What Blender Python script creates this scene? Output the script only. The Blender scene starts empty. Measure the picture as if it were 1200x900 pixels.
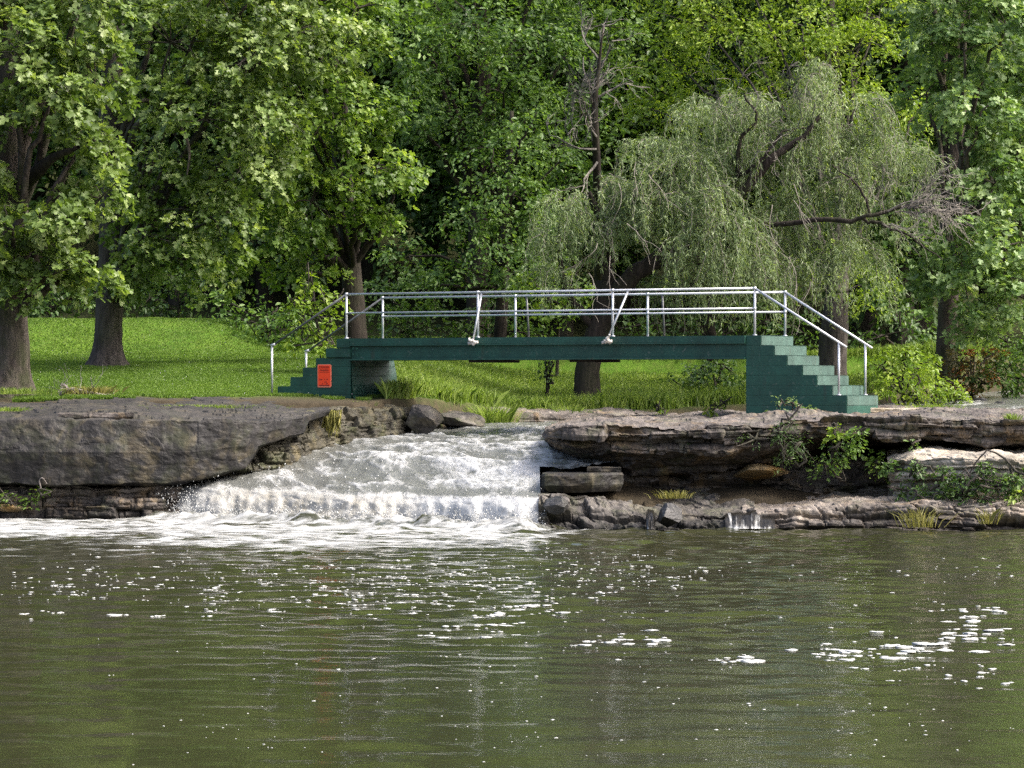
import bpy, math, random
import numpy as np

rng = np.random.default_rng(7)
random.seed(7)
C = bpy.context.scene.collection
FPX, HC = 4163.0, 2.65           # focal length in photo pixels, eye height above the pool
UP = np.array([0.0, 0.0, 1.0])


def at(px, py, Y):
    """World point seen at photo pixel (px, py) that lies Y metres away."""
    return np.array([(px - 600.0) / FPX * Y, Y, HC - (py - 450.0) / FPX * Y])


# ------------------------------------------------------------------ noise
def _hash(ix, iy, iz, seed):
    h = (ix * 374761393 + iy * 668265263 + iz * 2147483647 + seed * 974634777) & 0xFFFFFFFF
    h = ((h ^ (h >> 13)) * 1274126177) & 0xFFFFFFFF
    h = ((h ^ (h >> 16)) * 2246822519) & 0xFFFFFFFF
    return ((h ^ (h >> 15)) & 0xFFFFFF) / float(0xFFFFFF)


def vnoise(x, y, z, seed=0):
    x, y, z = np.broadcast_arrays(np.asarray(x, float), np.asarray(y, float), np.asarray(z, float))
    ix, iy, iz = np.floor(x).astype(np.int64), np.floor(y).astype(np.int64), np.floor(z).astype(np.int64)
    fx, fy, fz = x - ix, y - iy, z - iz
    fx, fy, fz = [f * f * f * (f * (f * 6 - 15) + 10) for f in (fx, fy, fz)]
    r = 0
    for dx in (0, 1):
        for dy in (0, 1):
            for dz in (0, 1):
                w = (fx if dx else 1 - fx) * (fy if dy else 1 - fy) * (fz if dz else 1 - fz)
                r = r + w * _hash(ix + dx, iy + dy, iz + dz, seed)
    return r * 2 - 1


def fbm(x, y, z, seed=0, octv=4, gain=0.5):
    a, s, t = 1.0, 0.0, 0.0
    for i in range(octv):
        s = s + a * vnoise(x * 2.03 ** i + i * 17.3, y * 2.03 ** i - i * 5.1, z * 2.03 ** i + i * 9.7, seed + i)
        t += a
        a *= gain
    return s / t


def sstep(a, b, x):
    t = np.clip((x - a) / (b - a), 0, 1)
    return t * t * (3 - 2 * t)


# ------------------------------------------------------------------ meshes
def make_mesh(name, V, polys, mat, smooth=False, attrs=None, uv=None):
    """One mesh from a vertex array and a list of (n, k) face arrays."""
    me = bpy.data.meshes.new(name)
    V = np.asarray(V, np.float32)
    polys = [np.asarray(p, np.int32) for p in polys if len(p)]
    loops = np.concatenate([p.ravel() for p in polys])
    tot = np.concatenate([np.full(len(p), p.shape[1], np.int32) for p in polys])
    start = np.concatenate([[0], np.cumsum(tot)[:-1]]).astype(np.int32)
    me.vertices.add(len(V))
    me.vertices.foreach_set('co', V.ravel())
    me.loops.add(len(loops))
    me.loops.foreach_set('vertex_index', loops)
    me.polygons.add(len(tot))
    me.polygons.foreach_set('loop_start', start)
    me.polygons.foreach_set('use_smooth', np.full(len(tot), bool(smooth)))
    for k, (dom, a) in (attrs or {}).items():
        at_ = me.attributes.new(k, 'FLOAT', dom)
        at_.data.foreach_set('value', np.asarray(a, np.float32))
    if uv is not None:
        lay = me.uv_layers.new(name='flow')
        lay.data.foreach_set('uv', np.asarray(uv, np.float32)[loops].ravel())
    me.update(calc_edges=True)
    me.validate()
    me.materials.append(mat)
    return me


def link(name, me, parent=None):
    o = bpy.data.objects.new(name, me)
    C.objects.link(o)
    if parent is not None:
        o.parent = parent
    return o


def obj(name, V, polys, mat, parent=None, smooth=False, attrs=None, uv=None):
    V = np.asarray(V, float)
    if parent is not None:
        q = parent
        while q is not None:
            V = V - np.array(q.location)
            q = q.parent
    return link(name, make_mesh(name, V, polys, mat, smooth, attrs, uv), parent)


def tag(o, label=None, cat=None, group=None, kind=None):
    if label: o['label'] = label
    if cat: o['category'] = cat
    if group: o['group'] = group
    if kind: o['kind'] = kind
    return o


def thing(name, label, cat, loc, group=None):
    o = bpy.data.objects.new(name, None)
    C.objects.link(o)
    o.location = [float(v) for v in loc]
    o.empty_display_size = 0.3
    return tag(o, label, cat, group)


class Geo:
    """Collects vertices and faces of several pieces for ONE mesh."""
    def __init__(self):
        self.V, self.P, self.n = [], {}, 0

    def add(self, V, F):
        V = np.asarray(V, float)
        for f in F:
            f = np.asarray(f, np.int64)
            if f.ndim == 1: f = f[None]
            self.P.setdefault(f.shape[1], []).append(f + self.n)
        self.V.append(V)
        self.n += len(V)
        return self

    def box(self, lo, hi, M=None):
        x0, y0, z0 = lo; x1, y1, z1 = hi
        V = np.array([(x0, y0, z0), (x1, y0, z0), (x1, y1, z0), (x0, y1, z0), (x0, y0, z1), (x1, y0, z1), (x1, y1, z1), (x0, y1, z1)], float)
        if M is not None: V = M(V)
        return self.add(V, [[(0, 3, 2, 1), (4, 5, 6, 7), (0, 1, 5, 4), (1, 2, 6, 5), (2, 3, 7, 6), (3, 0, 4, 7)]])

    def tube(self, pts, rad, sides=8, cap=True, rough=0.0, seed=0):
        pts = np.asarray(pts, float)
        n = len(pts)
        rad = np.broadcast_to(np.asarray(rad, float), (n,))
        T = np.gradient(pts, axis=0)
        T /= np.maximum(np.linalg.norm(T, axis=1, keepdims=True), 1e-9)
        ref = np.array([0.0, 1.0, 0.0]) if abs(T[0, 1]) < 0.9 else np.array([1.0, 0, 0])
        A = np.cross(T, ref); A /= np.maximum(np.linalg.norm(A, axis=1, keepdims=True), 1e-9)
        B = np.cross(T, A)
        th = np.arange(sides) / sides * 2 * np.pi
        rr = rad[:, None] * np.ones(sides)
        if rough:
            rr = rr * (1 + rough * fbm(np.cos(th)[None] * 1.7 + 0 * rr, np.sin(th)[None] * 1.7 + 0 * rr, np.arange(n)[:, None] * 0.35 + 0 * rr, seed, 3))
        V = pts[:, None] + rr[..., None] * (np.cos(th)[None, :, None] * A[:, None] + np.sin(th)[None, :, None] * B[:, None])
        V = V.reshape(-1, 3)
        i = np.arange(n - 1)[:, None] * sides; j = np.arange(sides)[None]; k = (j + 1) % sides
        F = np.stack([i + j, i + k, i + sides + k, i + sides + j], -1).reshape(-1, 4)
        Fs = [F]
        if cap and sides in (3, 4, 5, 6, 8, 10, 12, 16):
            Fs.append(np.arange(sides)[None, ::-1]); Fs.append((np.arange(sides) + (n - 1) * sides)[None])
        return self.add(V, Fs)

    def build(self, name, mat, parent=None, smooth=False):
        return obj(name, np.concatenate(self.V), [np.concatenate(p) for p in self.P.values()], mat, parent, smooth)


def curve(pts, n):
    """Catmull-Rom resampling of a control polyline (any columns)."""
    P = np.asarray(pts, float)
    if len(P) == 2:
        t = np.linspace(0, 1, n)[:, None]
        return P[0] * (1 - t) + P[1] * t
    Q = np.vstack([2 * P[0] - P[1], P, 2 * P[-1] - P[-2]])
    t = np.linspace(0, len(P) - 1 - 1e-9, n)
    i = t.astype(int); f = (t - i)[:, None]
    a, b, c, d = Q[i], Q[i + 1], Q[i + 2], Q[i + 3]
    return 0.5 * (2 * b + (c - a) * f + (2 * a - 5 * b + 4 * c - d) * f ** 2 + (3 * b - a - 3 * c + d) * f ** 3)


# ------------------------------------------------------------------ materials
class Nodes:
    def __init__(self, name):
        self.m = bpy.data.materials.new(name)
        self.m.use_nodes = True
        self.t = self.m.node_tree
        self.t.nodes.clear()
        self.out = self.t.nodes.new('ShaderNodeOutputMaterial')

    def n(self, typ, **kw):
        nd = self.t.nodes.new('ShaderNode' + typ)
        for k, v in kw.items():
            if hasattr(nd, k) and not k.startswith('in_'):
                setattr(nd, k, v)
        return nd

    def l(self, a, b):
        self.t.links.new(a, b)

    def set(self, sock, v):
        if hasattr(v, 'links') or isinstance(v, bpy.types.NodeSocket):
            self.l(v, sock)
        else:
            sock.default_value = v

    def obj_coord(self, scale=(1, 1, 1), rot=(0, 0, 0)):
        g = self.n('NewGeometry')
        mp = self.n('Mapping')
        mp.inputs['Scale'].default_value = scale
        mp.inputs['Rotation'].default_value = rot
        self.l(g.outputs['Position'], mp.inputs['Vector'])
        return mp.outputs['Vector']

    def noise(self, vec, scale, detail=4, rough=0.55, dist=0.0):
        nd = self.n('TexNoise')
        nd.inputs['Scale'].default_value = scale
        nd.inputs['Detail'].default_value = detail
        nd.inputs['Roughness'].default_value = rough
        nd.inputs['Distortion'].default_value = dist
        if vec is not None: self.l(vec, nd.inputs['Vector'])
        return nd.outputs['Fac']

    def ramp(self, fac, stops):
        r = self.n('ValToRGB')
        e = r.color_ramp.elements
        while len(e) < len(stops): e.new(0.5)
        for el, (p, c) in zip(e, stops):
            el.position = p
            el.color = c if isinstance(c, tuple) and len(c) == 4 else ((c[0], c[1], c[2], 1) if isinstance(c, tuple) else (c, c, c, 1))
        self.l(fac, r.inputs['Fac'])
        return r.outputs['Color']

    def mix(self, fac, a, b, mode='MIX'):
        m = self.n('Mix', data_type='RGBA', blend_type=mode)
        self.set(m.inputs[0], fac)
        for s, v in ((m.inputs[6], a), (m.inputs[7], b)):
            if isinstance(v, tuple): v = (*v[:3], 1)
            self.set(s, v)
        return m.outputs[2]

    def math(self, op, a, b=None, clamp=False):
        m = self.n('Math', operation=op)
        m.use_clamp = clamp
        self.set(m.inputs[0], a)
        if b is not None: self.set(m.inputs[1], b)
        return m.outputs[0]

    def attr(self, name):
        a = self.n('Attribute', attribute_name=name)
        return a.outputs['Fac']

    def bsdf(self, col, rough=0.6, spec=0.5, metal=0.0, normal=None, **kw):
        b = self.n('BsdfPrincipled')
        if isinstance(col, tuple): col = (*col[:3], 1)
        self.set(b.inputs['Base Color'], col)
        self.set(b.inputs['Roughness'], rough)
        b.inputs['Specular IOR Level'].default_value = spec
        b.inputs['Metallic'].default_value = metal
        if normal is not None: self.l(normal, b.inputs['Normal'])
        for k, v in kw.items(): self.set(b.inputs[k], v)
        return b.outputs[0]

    def bump(self, h, strength=0.4, dist=0.05, normal=None):
        b = self.n('Bump')
        b.inputs['Strength'].default_value = strength
        b.inputs['Distance'].default_value = dist
        self.l(h, b.inputs['Height'])
        if normal is not None: self.l(normal, b.inputs['Normal'])
        return b.outputs[0]

    def done(self, shader):
        self.l(shader, self.out.inputs['Surface'])
        return self.m


def leaf_mat(name, dark, mid, light, trans=0.35, rough=0.45, warm=(1.25, 1.3, 0.5)):
    N = Nodes(name)
    col = N.ramp(N.attr('tint'), [(0.0, dark), (0.5, mid), (1.0, light)])
    b = N.bsdf(col, rough, 0.4)
    t = N.n('BsdfTranslucent')
    N.l(N.mix(1.0, col, warm, 'MULTIPLY'), t.inputs['Color'])
    m = N.n('MixShader')
    m.inputs[0].default_value = trans
    N.l(b, m.inputs[1]); N.l(t.outputs[0], m.inputs[2])
    return N.done(m.outputs[0])


def bark_mat(name, a, b, moss=0.0, scale=1.0):
    N = Nodes(name)
    v = N.obj_coord((9 * scale, 9 * scale, 1.6 * scale))
    n1 = N.noise(v, 1.0, 5, 0.65, 0.4)
    n2 = N.noise(N.obj_coord(), 1.4, 3)
    col = N.ramp(n1, [(0.3, a), (0.7, b)])
    if moss:
        col = N.mix(N.math('MULTIPLY', N.ramp(n2, [(0.45, 0.0), (0.65, 1.0)]), moss), col, (0.045, 0.06, 0.02))
    return N.done(N.bsdf(col, 0.9, 0.2, normal=N.bump(n1, 0.9, 0.06)))


def rock_mat(name, dark, mid, light, stain=0.6, moss=0.25, tan=(0.26, 0.19, 0.10), tan_amt=0.15, wet=0.0, bedding=0.4, grain=0.4, dry=0.45):
    N = Nodes(name)
    P = N.obj_coord()
    big = N.noise(P, 0.9, 6, 0.6, 0.6)
    fine = N.noise(P, 14.0, 5, 0.65)
    bed = N.noise(N.obj_coord((0.7, 0.7, 16.0)), 1.0, 5, 0.6, 0.5)        # bedding
    streak = N.noise(N.obj_coord((3.2, 3.2, 0.25)), 1.0, 4, 0.6, 0.3)      # run-off stains
    col = N.ramp(N.math('ADD', N.math('MULTIPLY', big, 1 - bedding), N.math('MULTIPLY', bed, bedding)), [(0.34, dark), (0.5, mid), (0.68, light)])
    col = N.mix(N.ramp(fine, [(0.42, 0.0), (0.75, grain)]), col, light)
    col = N.mix(N.math('MULTIPLY', N.ramp(N.noise(P, 1.7, 4, 0.6, 0.8), [(0.52, 0.0), (0.68, 1.0)]), tan_amt * 4, True), col, tan)
    col = N.mix(N.math('MULTIPLY', N.ramp(streak, [(0.42, 0.0), (0.6, 1.0)]), stain, True), col, tuple(c * 0.45 for c in dark))
    col = N.mix(N.math('MULTIPLY', N.ramp(N.noise(P, 2.3, 5, 0.65), [(0.5, 0.0), (0.66, 1.0)]), moss, True), col, (0.05, 0.062, 0.018))
    col = N.mix(N.ramp(fine, [(0.3, 0.45), (0.5, 0.0)]), col, tuple(c * 0.4 for c in dark))
    col = N.mix(N.math('MULTIPLY', N.math('MULTIPLY', N.attr('top'), dry), N.ramp(N.noise(N.obj_coord((1.2, 0.5, 1)), 1.8, 7, 0.7, 0.8), [(0.36, 0.1), (0.56, 1.0)]), True), col, tuple(c * 1.2 for c in light))   # paler upper side; dry sets how much
    g = N.n('NewGeometry'); sp = N.n('SeparateXYZ'); N.l(g.outputs['Position'], sp.inputs[0])
    wl = N.math('ADD', sp.outputs['Z'], N.math('MULTIPLY', N.math('SUBTRACT', big, 0.5), 0.5))
    wetm = N.ramp(wl, [(0.0, 1.0), (0.12, 1.0), (0.3, 0.0)])               # tide line of damp stone
    col = N.mix(N.math('MULTIPLY', wetm, 0.75), col, tuple(c * 0.5 for c in dark))
    rough = N.ramp(N.math('MULTIPLY', streak, 1.0), [(0.4, 0.62 - wet), (0.6, 0.85 - wet)])
    h = N.math('ADD', N.math('MULTIPLY', fine, 0.5), N.math('ADD', N.math('MULTIPLY', bed, bedding * 2), N.math('MULTIPLY', big, 0.6)))
    return N.done(N.bsdf(col, rough, 0.4, normal=N.bump(h, 0.8, 0.05)))


def plain_mat(name, col, rough=0.5, metal=0.0, var=0.25, scale=6.0, bump=0.1, spec=0.5):
    N = Nodes(name)
    n = N.noise(N.obj_coord(), scale, 5, 0.6)
    c = N.ramp(n, [(0.3, tuple(v * (1 - var) for v in col)), (0.7, tuple(min(1, v * (1 + var)) for v in col))])
    return N.done(N.bsdf(c, rough, spec, metal, normal=N.bump(n, bump, 0.01)))


M = {}
M['syc_leaf'] = leaf_mat('sycamore_leaf', (0.058, 0.10, 0.022), (0.13, 0.20, 0.048), (0.31, 0.385, 0.15), 0.42)
M['maple_leaf'] = leaf_mat('maple_leaf', (0.052, 0.10, 0.018), (0.12, 0.205, 0.035), (0.28, 0.37, 0.085), 0.42)
M['bright_leaf'] = leaf_mat('bright_leaf', (0.095, 0.165, 0.018), (0.19, 0.285, 0.036), (0.34, 0.43, 0.075), 0.46)
M['wood_leaf'] = leaf_mat('woodland_leaf', (0.048, 0.10, 0.025), (0.10, 0.18, 0.042), (0.20, 0.31, 0.08), 0.42)
M['dark_leaf'] = leaf_mat('dark_leaf', (0.034, 0.072, 0.02), (0.065, 0.125, 0.032), (0.13, 0.21, 0.056), 0.38)
M['willow_leaf'] = leaf_mat('willow_leaf', (0.10, 0.148, 0.062), (0.185, 0.25, 0.115), (0.32, 0.39, 0.19), 0.42)
M['pale_leaf'] = leaf_mat('pale_leaf', (0.085, 0.155, 0.05), (0.17, 0.265, 0.095), (0.35, 0.45, 0.21), 0.42)
M['lime_leaf'] = leaf_mat('lime_leaf', (0.09, 0.16, 0.015), (0.16, 0.25, 0.025), (0.28, 0.36, 0.06), 0.42)
M['rust_leaf'] = leaf_mat('rust_leaf', (0.05, 0.07, 0.02), (0.12, 0.10, 0.03), (0.3, 0.10, 0.03), 0.35)
M['blade'] = leaf_mat('grass_blade', (0.065, 0.12, 0.014), (0.12, 0.20, 0.026), (0.23, 0.31, 0.05), 0.4, 0.5, (1.1, 1.2, 0.6))
M['long_blade'] = leaf_mat('long_grass_blade', (0.095, 0.155, 0.022), (0.18, 0.26, 0.042), (0.32, 0.38, 0.09), 0.42, 0.5, (1.1, 1.2, 0.6))
M['dry_blade'] = leaf_mat('dry_grass_blade', (0.12, 0.12, 0.03), (0.2, 0.2, 0.05), (0.34, 0.3, 0.1), 0.35, 0.6, (1.1, 1.1, 0.6))
M['bark'] = bark_mat('bark', (0.020, 0.017, 0.015), (0.085, 0.074, 0.066), 0.25)
M['syc_bark'] = bark_mat('sycamore_bark', (0.022, 0.017, 0.014), (0.13, 0.108, 0.094), 0.5)
M['dark_bark'] = bark_mat('dark_bark', (0.010, 0.008, 0.007), (0.045, 0.036, 0.030), 0.2)
M['dead_wood'] = bark_mat('dead_wood', (0.14, 0.12, 0.11), (0.33, 0.30, 0.28), 0.0)
M['dead_twig'] = bark_mat('dead_twig', (0.08, 0.072, 0.062), (0.21, 0.195, 0.172), 0.0)
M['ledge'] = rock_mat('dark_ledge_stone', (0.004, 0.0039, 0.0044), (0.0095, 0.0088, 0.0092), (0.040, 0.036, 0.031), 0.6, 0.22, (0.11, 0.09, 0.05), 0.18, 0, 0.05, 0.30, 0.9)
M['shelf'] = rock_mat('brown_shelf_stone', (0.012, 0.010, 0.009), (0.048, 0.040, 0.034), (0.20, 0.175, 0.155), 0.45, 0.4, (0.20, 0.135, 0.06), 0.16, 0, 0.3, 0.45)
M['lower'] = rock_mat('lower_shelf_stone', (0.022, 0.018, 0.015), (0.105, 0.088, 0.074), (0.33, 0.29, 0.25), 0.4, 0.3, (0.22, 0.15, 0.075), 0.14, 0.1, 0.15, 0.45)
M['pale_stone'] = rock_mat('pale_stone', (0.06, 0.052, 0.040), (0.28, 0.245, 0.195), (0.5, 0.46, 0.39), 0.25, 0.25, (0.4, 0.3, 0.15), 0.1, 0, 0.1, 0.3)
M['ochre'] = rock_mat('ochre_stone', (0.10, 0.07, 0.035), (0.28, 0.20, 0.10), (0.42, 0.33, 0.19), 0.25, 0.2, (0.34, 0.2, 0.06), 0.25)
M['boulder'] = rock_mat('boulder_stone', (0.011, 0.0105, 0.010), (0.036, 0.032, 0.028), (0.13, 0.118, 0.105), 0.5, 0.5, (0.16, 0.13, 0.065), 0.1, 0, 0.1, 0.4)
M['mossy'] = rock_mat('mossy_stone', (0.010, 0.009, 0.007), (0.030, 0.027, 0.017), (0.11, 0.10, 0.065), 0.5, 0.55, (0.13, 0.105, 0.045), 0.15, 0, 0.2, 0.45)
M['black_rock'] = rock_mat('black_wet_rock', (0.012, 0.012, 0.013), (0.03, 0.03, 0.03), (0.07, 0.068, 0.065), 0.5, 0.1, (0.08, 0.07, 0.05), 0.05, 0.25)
M['galv'] = plain_mat('galvanised_steel', (0.50, 0.52, 0.55), 0.42, 0.55, 0.18, 9, 0.1)
M['galv_shaded'] = plain_mat('shaded_steel', (0.11, 0.115, 0.12), 0.55, 0.4, 0.3, 9, 0.1)  # darker steel: shade of the left handrails put into colour; also far braces
M['clamp'] = plain_mat('pale_clamp', (0.55, 0.52, 0.47), 0.6, 0.2, 0.4, 30, 0.3)
M['sign_red'] = plain_mat('orange_red_sign', (0.90, 0.062, 0.008), 0.5, 0.0, 0.06, 8, 0.02)
M['sign_border'] = plain_mat('sign_border', (0.80, 0.22, 0.13), 0.5, 0.0, 0.08, 8, 0.02)
M['sign_ink'] = plain_mat('sign_ink', (0.22, 0.012, 0.006), 0.6, 0.0, 0.15, 20, 0.02)


def paint_mat(name, base, courses):
    N = Nodes(name)
    P = N.obj_coord()
    n1 = N.noise(P, 2.2, 5, 0.6)
    n2 = N.noise(P, 22.0, 5, 0.65)
    n3 = N.noise(N.obj_coord((5, 5, 0.7)), 1.0, 4, 0.6)
    col = N.ramp(n1, [(0.3, tuple(c * 0.72 for c in base)), (0.7, tuple(c * 1.3 for c in base))])
    col = N.mix(N.math('MULTIPLY', N.ramp(n3, [(0.5, 0.0), (0.7, 1.0)]), 0.35), col, tuple(c * 0.5 for c in base))
    col = N.mix(N.ramp(n2, [(0.64, 0.0), (0.72, 0.8)]), col, (0.14, 0.2, 0.18))     # chipped, chalky specks
    chip = N.noise(P, 7.0, 6, 0.7, 0.8)
    col = N.mix(N.ramp(chip, [(0.62, 0.0), (0.66, 0.7)]), col, (0.09, 0.12, 0.10))          # worn, chalky patches
    drip = N.noise(N.obj_coord((9, 9, 0.5)), 1.0, 4, 0.6)
    col = N.mix(N.math('MULTIPLY', N.ramp(drip, [(0.58, 0.0), (0.68, 1.0)]), N.ramp(n1, [(0.45, 0.0), (0.6, 0.5)]), True), col, (0.045, 0.032, 0.018) if not courses else (0.02, 0.035, 0.028))
    h = N.math('ADD', N.math('MULTIPLY', n2, 0.6), n1)
    if courses:
        g = N.n('NewGeometry'); sp = N.n('SeparateXYZ'); N.l(g.outputs['Position'], sp.inputs[0])
        z = N.math('DIVIDE', N.math('SUBTRACT', sp.outputs['Z'], 3.64), 0.204)
        fz = N.math('ABSOLUTE', N.math('SUBTRACT', N.math('FRACT', N.math('ADD', z, 100.5)), 0.5))
        joint = N.ramp(fz, [(0.0, 0.0), (0.035, 1.0)])
        h = N.math('ADD', N.math('MULTIPLY', joint, 0.8), h)
        col = N.mix(N.math('MULTIPLY', N.math('SUBTRACT', 1.0, joint), 0.4), col, tuple(c * 0.55 for c in base))
    return N.done(N.bsdf(col, 0.55, 0.45, normal=N.bump(h, 0.6, 0.025)))


M['paint'] = paint_mat('green_paint_masonry', (0.010, 0.058, 0.040), True)
M['paint_dark'] = paint_mat('dark_green_paint', (0.006, 0.040, 0.029), True)  # darker green for the left pier's end face
M['paint_tread'] = paint_mat('worn_green_paint', (0.05, 0.095, 0.078), False)
M['paint_steel'] = paint_mat('green_paint_steel', (0.009, 0.056, 0.039), False)
# ================================================================== shape of the land
def fall_line(X):
    X = np.asarray(X, float)
    y = 65.235 - 0.713 * np.minimum(X, 0.8)
    return y + 0.35 * vnoise(X * 0.55, 0, 0, 91) + 0.24 * vnoise(X * 1.5, 3, 0, 92)


_d = [-6, 0.0, 0.12, 0.30, 0.55, 0.8, 1.1, 2.2, 3.4, 5.2, 7.5, 12.7, 18, 30, 60]
_z = [0, 0.0, 0.20, 0.41, 0.56, 0.63, 0.68, 0.90, 1.15, 1.33, 1.48, 1.70, 1.80, 2.0, 2.4]


def lip_scale(X):
    return 1 + 0.38 * vnoise(np.asarray(X) * 0.75, 0, 0, 94) + 0.45 * sstep(-3.2, -0.8, X)


def stream_z(X, Y):
    d = Y - fall_line(X)
    d = d + np.clip(d, 0, 99) * (lip_scale(X) - 1) * np.exp(-np.clip(d, 0, 99) / 3)
    crest = 1 + 0.13 * vnoise(np.asarray(X) * 0.6, 0, 0, 93)
    return np.interp(d, _d, _z) * np.where(d < 2.5, crest, 1 + (crest - 1) * np.clip(1 - (d - 2.5) / 2, 0, 1)) + 0.42 * sstep(5, 13, X) * sstep(0, 6, d)


_bank_x = [-60, -3.3, -3.2, -1.5, -0.2, 2.5, 5.4, 8.0, 9.9, 14, 25, 60]
_bank_y = [75.2, 75.2, 75.3, 79, 82, 83.2, 84.5, 86.5, 90, 97, 112, 150]


def bank_y(X):
    return np.interp(X, _bank_x, _bank_y)


def land_z(X, Y):
    X = np.asarray(X, float); Y = np.asarray(Y, float)
    left = np.interp(Y, [60, 76, 82, 88, 95, 105, 115, 130, 150, 200, 260], [1.9, 2.27, 2.62, 3.1, 3.4, 4.1, 6.2, 13, 23, 50, 62])
    right = np.interp(Y, [60, 78, 83, 86, 95, 105, 115, 130, 150, 200, 260], [1.5, 1.78, 1.98, 2.2, 3.0, 3.9, 6.0, 13, 23, 50, 62])
    far = np.interp(Y, [60, 84, 90, 97, 105, 115, 130, 150, 200, 260], [1.9, 2.25, 2.5, 2.95, 3.8, 6.0, 13, 23, 50, 62])
    z = left + (right - left) * sstep(-2.6, 0.6, X)
    z = z + (far - z) * sstep(6, 9.5, X)
    mound = 3.38 + 1.08 * sstep(94.6, 99.8, Y + 0.4 * vnoise(X * 0.2, 0, 0, 5)) * (1 - sstep(-8.3, -5.2, X + 0.02 * (Y - 98)))
    z = np.where((Y > 94) & (Y < 112), np.maximum(z, mound), z)
    z = z + 0.06 * fbm(X * 0.35, Y * 0.35, 0, 11, 3) + 0.02 * vnoise(X * 1.9, Y * 1.9, 0, 12)
    bed = np.where(Y < fall_line(X) + 1.5, -0.9, stream_z(X, Y) - 0.5)
    bed = np.where(X < -3.2, -0.9, bed)
    by = bank_y(X)
    return bed + (z - bed) * sstep(by - 0.25, by + 0.35, Y)


def grid(xs, ys):
    X, Y = np.meshgrid(xs, ys)
    nx, ny = len(xs), len(ys)
    i = np.arange(ny - 1)[:, None] * nx; j = np.arange(nx - 1)[None]
    F = np.stack([i + j, i + j + 1, i + nx + j + 1, i + nx + j], -1).reshape(-1, 4)
    return X, Y, F


# ---- ground: one sheet from behind the camera to beyond the wooded hill
xs = np.concatenate([np.linspace(-160, -19, 40), np.arange(-18.8, 24, 0.16), np.linspace(24.5, 160, 40)])
ys = np.concatenate([np.linspace(-60, 60, 25), np.arange(60.5, 72, 0.5), np.arange(72, 108, 0.16), np.linspace(108.5, 260, 110)])
X, Y, F = grid(xs, ys)
Z = land_z(X, Y)
N = Nodes('lawn_soil')
P = N.obj_coord()
n1 = N.noise(P, 0.35, 5, 0.6); n2 = N.noise(P, 5.0, 5, 0.7)
g_ = N.ramp(n1, [(0.35, (0.045, 0.10, 0.012)), (0.65, (0.095, 0.17, 0.018))])
g_ = N.mix(N.ramp(n2, [(0.45, 0.0), (0.75, 0.6)]), g_, (0.11, 0.12, 0.035))
gg = N.n('NewGeometry'); sp = N.n('SeparateXYZ'); N.l(gg.outputs['Position'], sp.inputs[0])
edge = N.math('ADD', N.math('MULTIPLY', sp.outputs['Y'], 0.01), N.math('MULTIPLY', N.math('SUBTRACT', n2, 0.5), 0.02))
g_ = N.mix(N.ramp(edge, [(0.765, 1.0), (0.792, 0.0)]), g_, (0.060, 0.050, 0.032))
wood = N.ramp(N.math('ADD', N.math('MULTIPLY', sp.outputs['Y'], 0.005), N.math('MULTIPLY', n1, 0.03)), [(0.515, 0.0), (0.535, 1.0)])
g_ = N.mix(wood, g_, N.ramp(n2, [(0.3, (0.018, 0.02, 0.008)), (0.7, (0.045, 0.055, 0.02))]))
g_ = N.mix(N.math('MULTIPLY', N.attr('bank'), N.ramp(n2, [(0.25, 0.6), (0.5, 1.0)]), True), g_, N.ramp(n2, [(0.3, (0.022, 0.018, 0.012)), (0.7, (0.065, 0.052, 0.034))]))
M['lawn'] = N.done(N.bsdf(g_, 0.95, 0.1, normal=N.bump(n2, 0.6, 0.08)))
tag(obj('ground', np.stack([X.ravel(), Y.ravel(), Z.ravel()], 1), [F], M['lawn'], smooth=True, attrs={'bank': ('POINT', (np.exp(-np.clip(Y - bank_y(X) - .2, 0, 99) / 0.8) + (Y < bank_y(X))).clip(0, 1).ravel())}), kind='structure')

# ================================================================== pool
xs = np.concatenate([np.linspace(-120, -16, 30), np.arange(-15.9, 16, 0.065), np.linspace(16.1, 120, 30)])
ys = np.concatenate([np.linspace(-50, 17, 20), 17.3 + np.cumsum(np.linspace(0.05, 0.10, 730))])
ys = ys[ys < 73.2]
pool_x, pool_y = xs, ys
X, Y, F = grid(xs, ys)
fl = fall_line(X)
d = fl - Y                                            # metres out from the foot of the fall
inx = sstep(-7.9, -6.6, X) * (1 - sstep(0.2, 1.1, X))
turb = np.exp(-np.clip(d, 0, 99) / 3.5) * inx
H = np.zeros_like(X)
r2 = np.random.default_rng(3)
for k in range(54):
    lam = 0.26 * 6.0 ** r2.random()
    ang = r2.normal(-math.pi / 2 + 0.12, 1.0)
    kx, ky = math.cos(ang) * 2 * math.pi / lam, math.sin(ang) * 2 * math.pi / lam
    ph = r2.random() * 6.28
    wob = 1.2 * vnoise(X * 0.22, Y * 0.16, k * 3.7, 40 + k)
    H += lam * 0.0021 * np.sin(kx * X + ky * Y + ph + wob * 4)
H *= 0.75 + 0.55 * fbm(X * 0.16, Y * 0.10, 0, 77, 2) + 1.2 * np.exp(-np.clip(d, 0, 99) / 9)
H *= 0.5 + 0.5 * sstep(28, 46, Y)
H += turb * (0.10 * fbm(X * 1.3, Y * 1.1, 0, 21, 4) + 0.06 * np.abs(fbm(X * 3.1, Y * 2.6, 0, 22, 3)))
boil = np.exp(-((d - 0.25) / 0.6) ** 2) * inx
H += boil * (0.10 + 0.16 * fbm(X * 4.2, Y * 3.4, 0, 23, 5, 0.6))
H = np.where(d < -0.6, H - 0.3, H)
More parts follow.
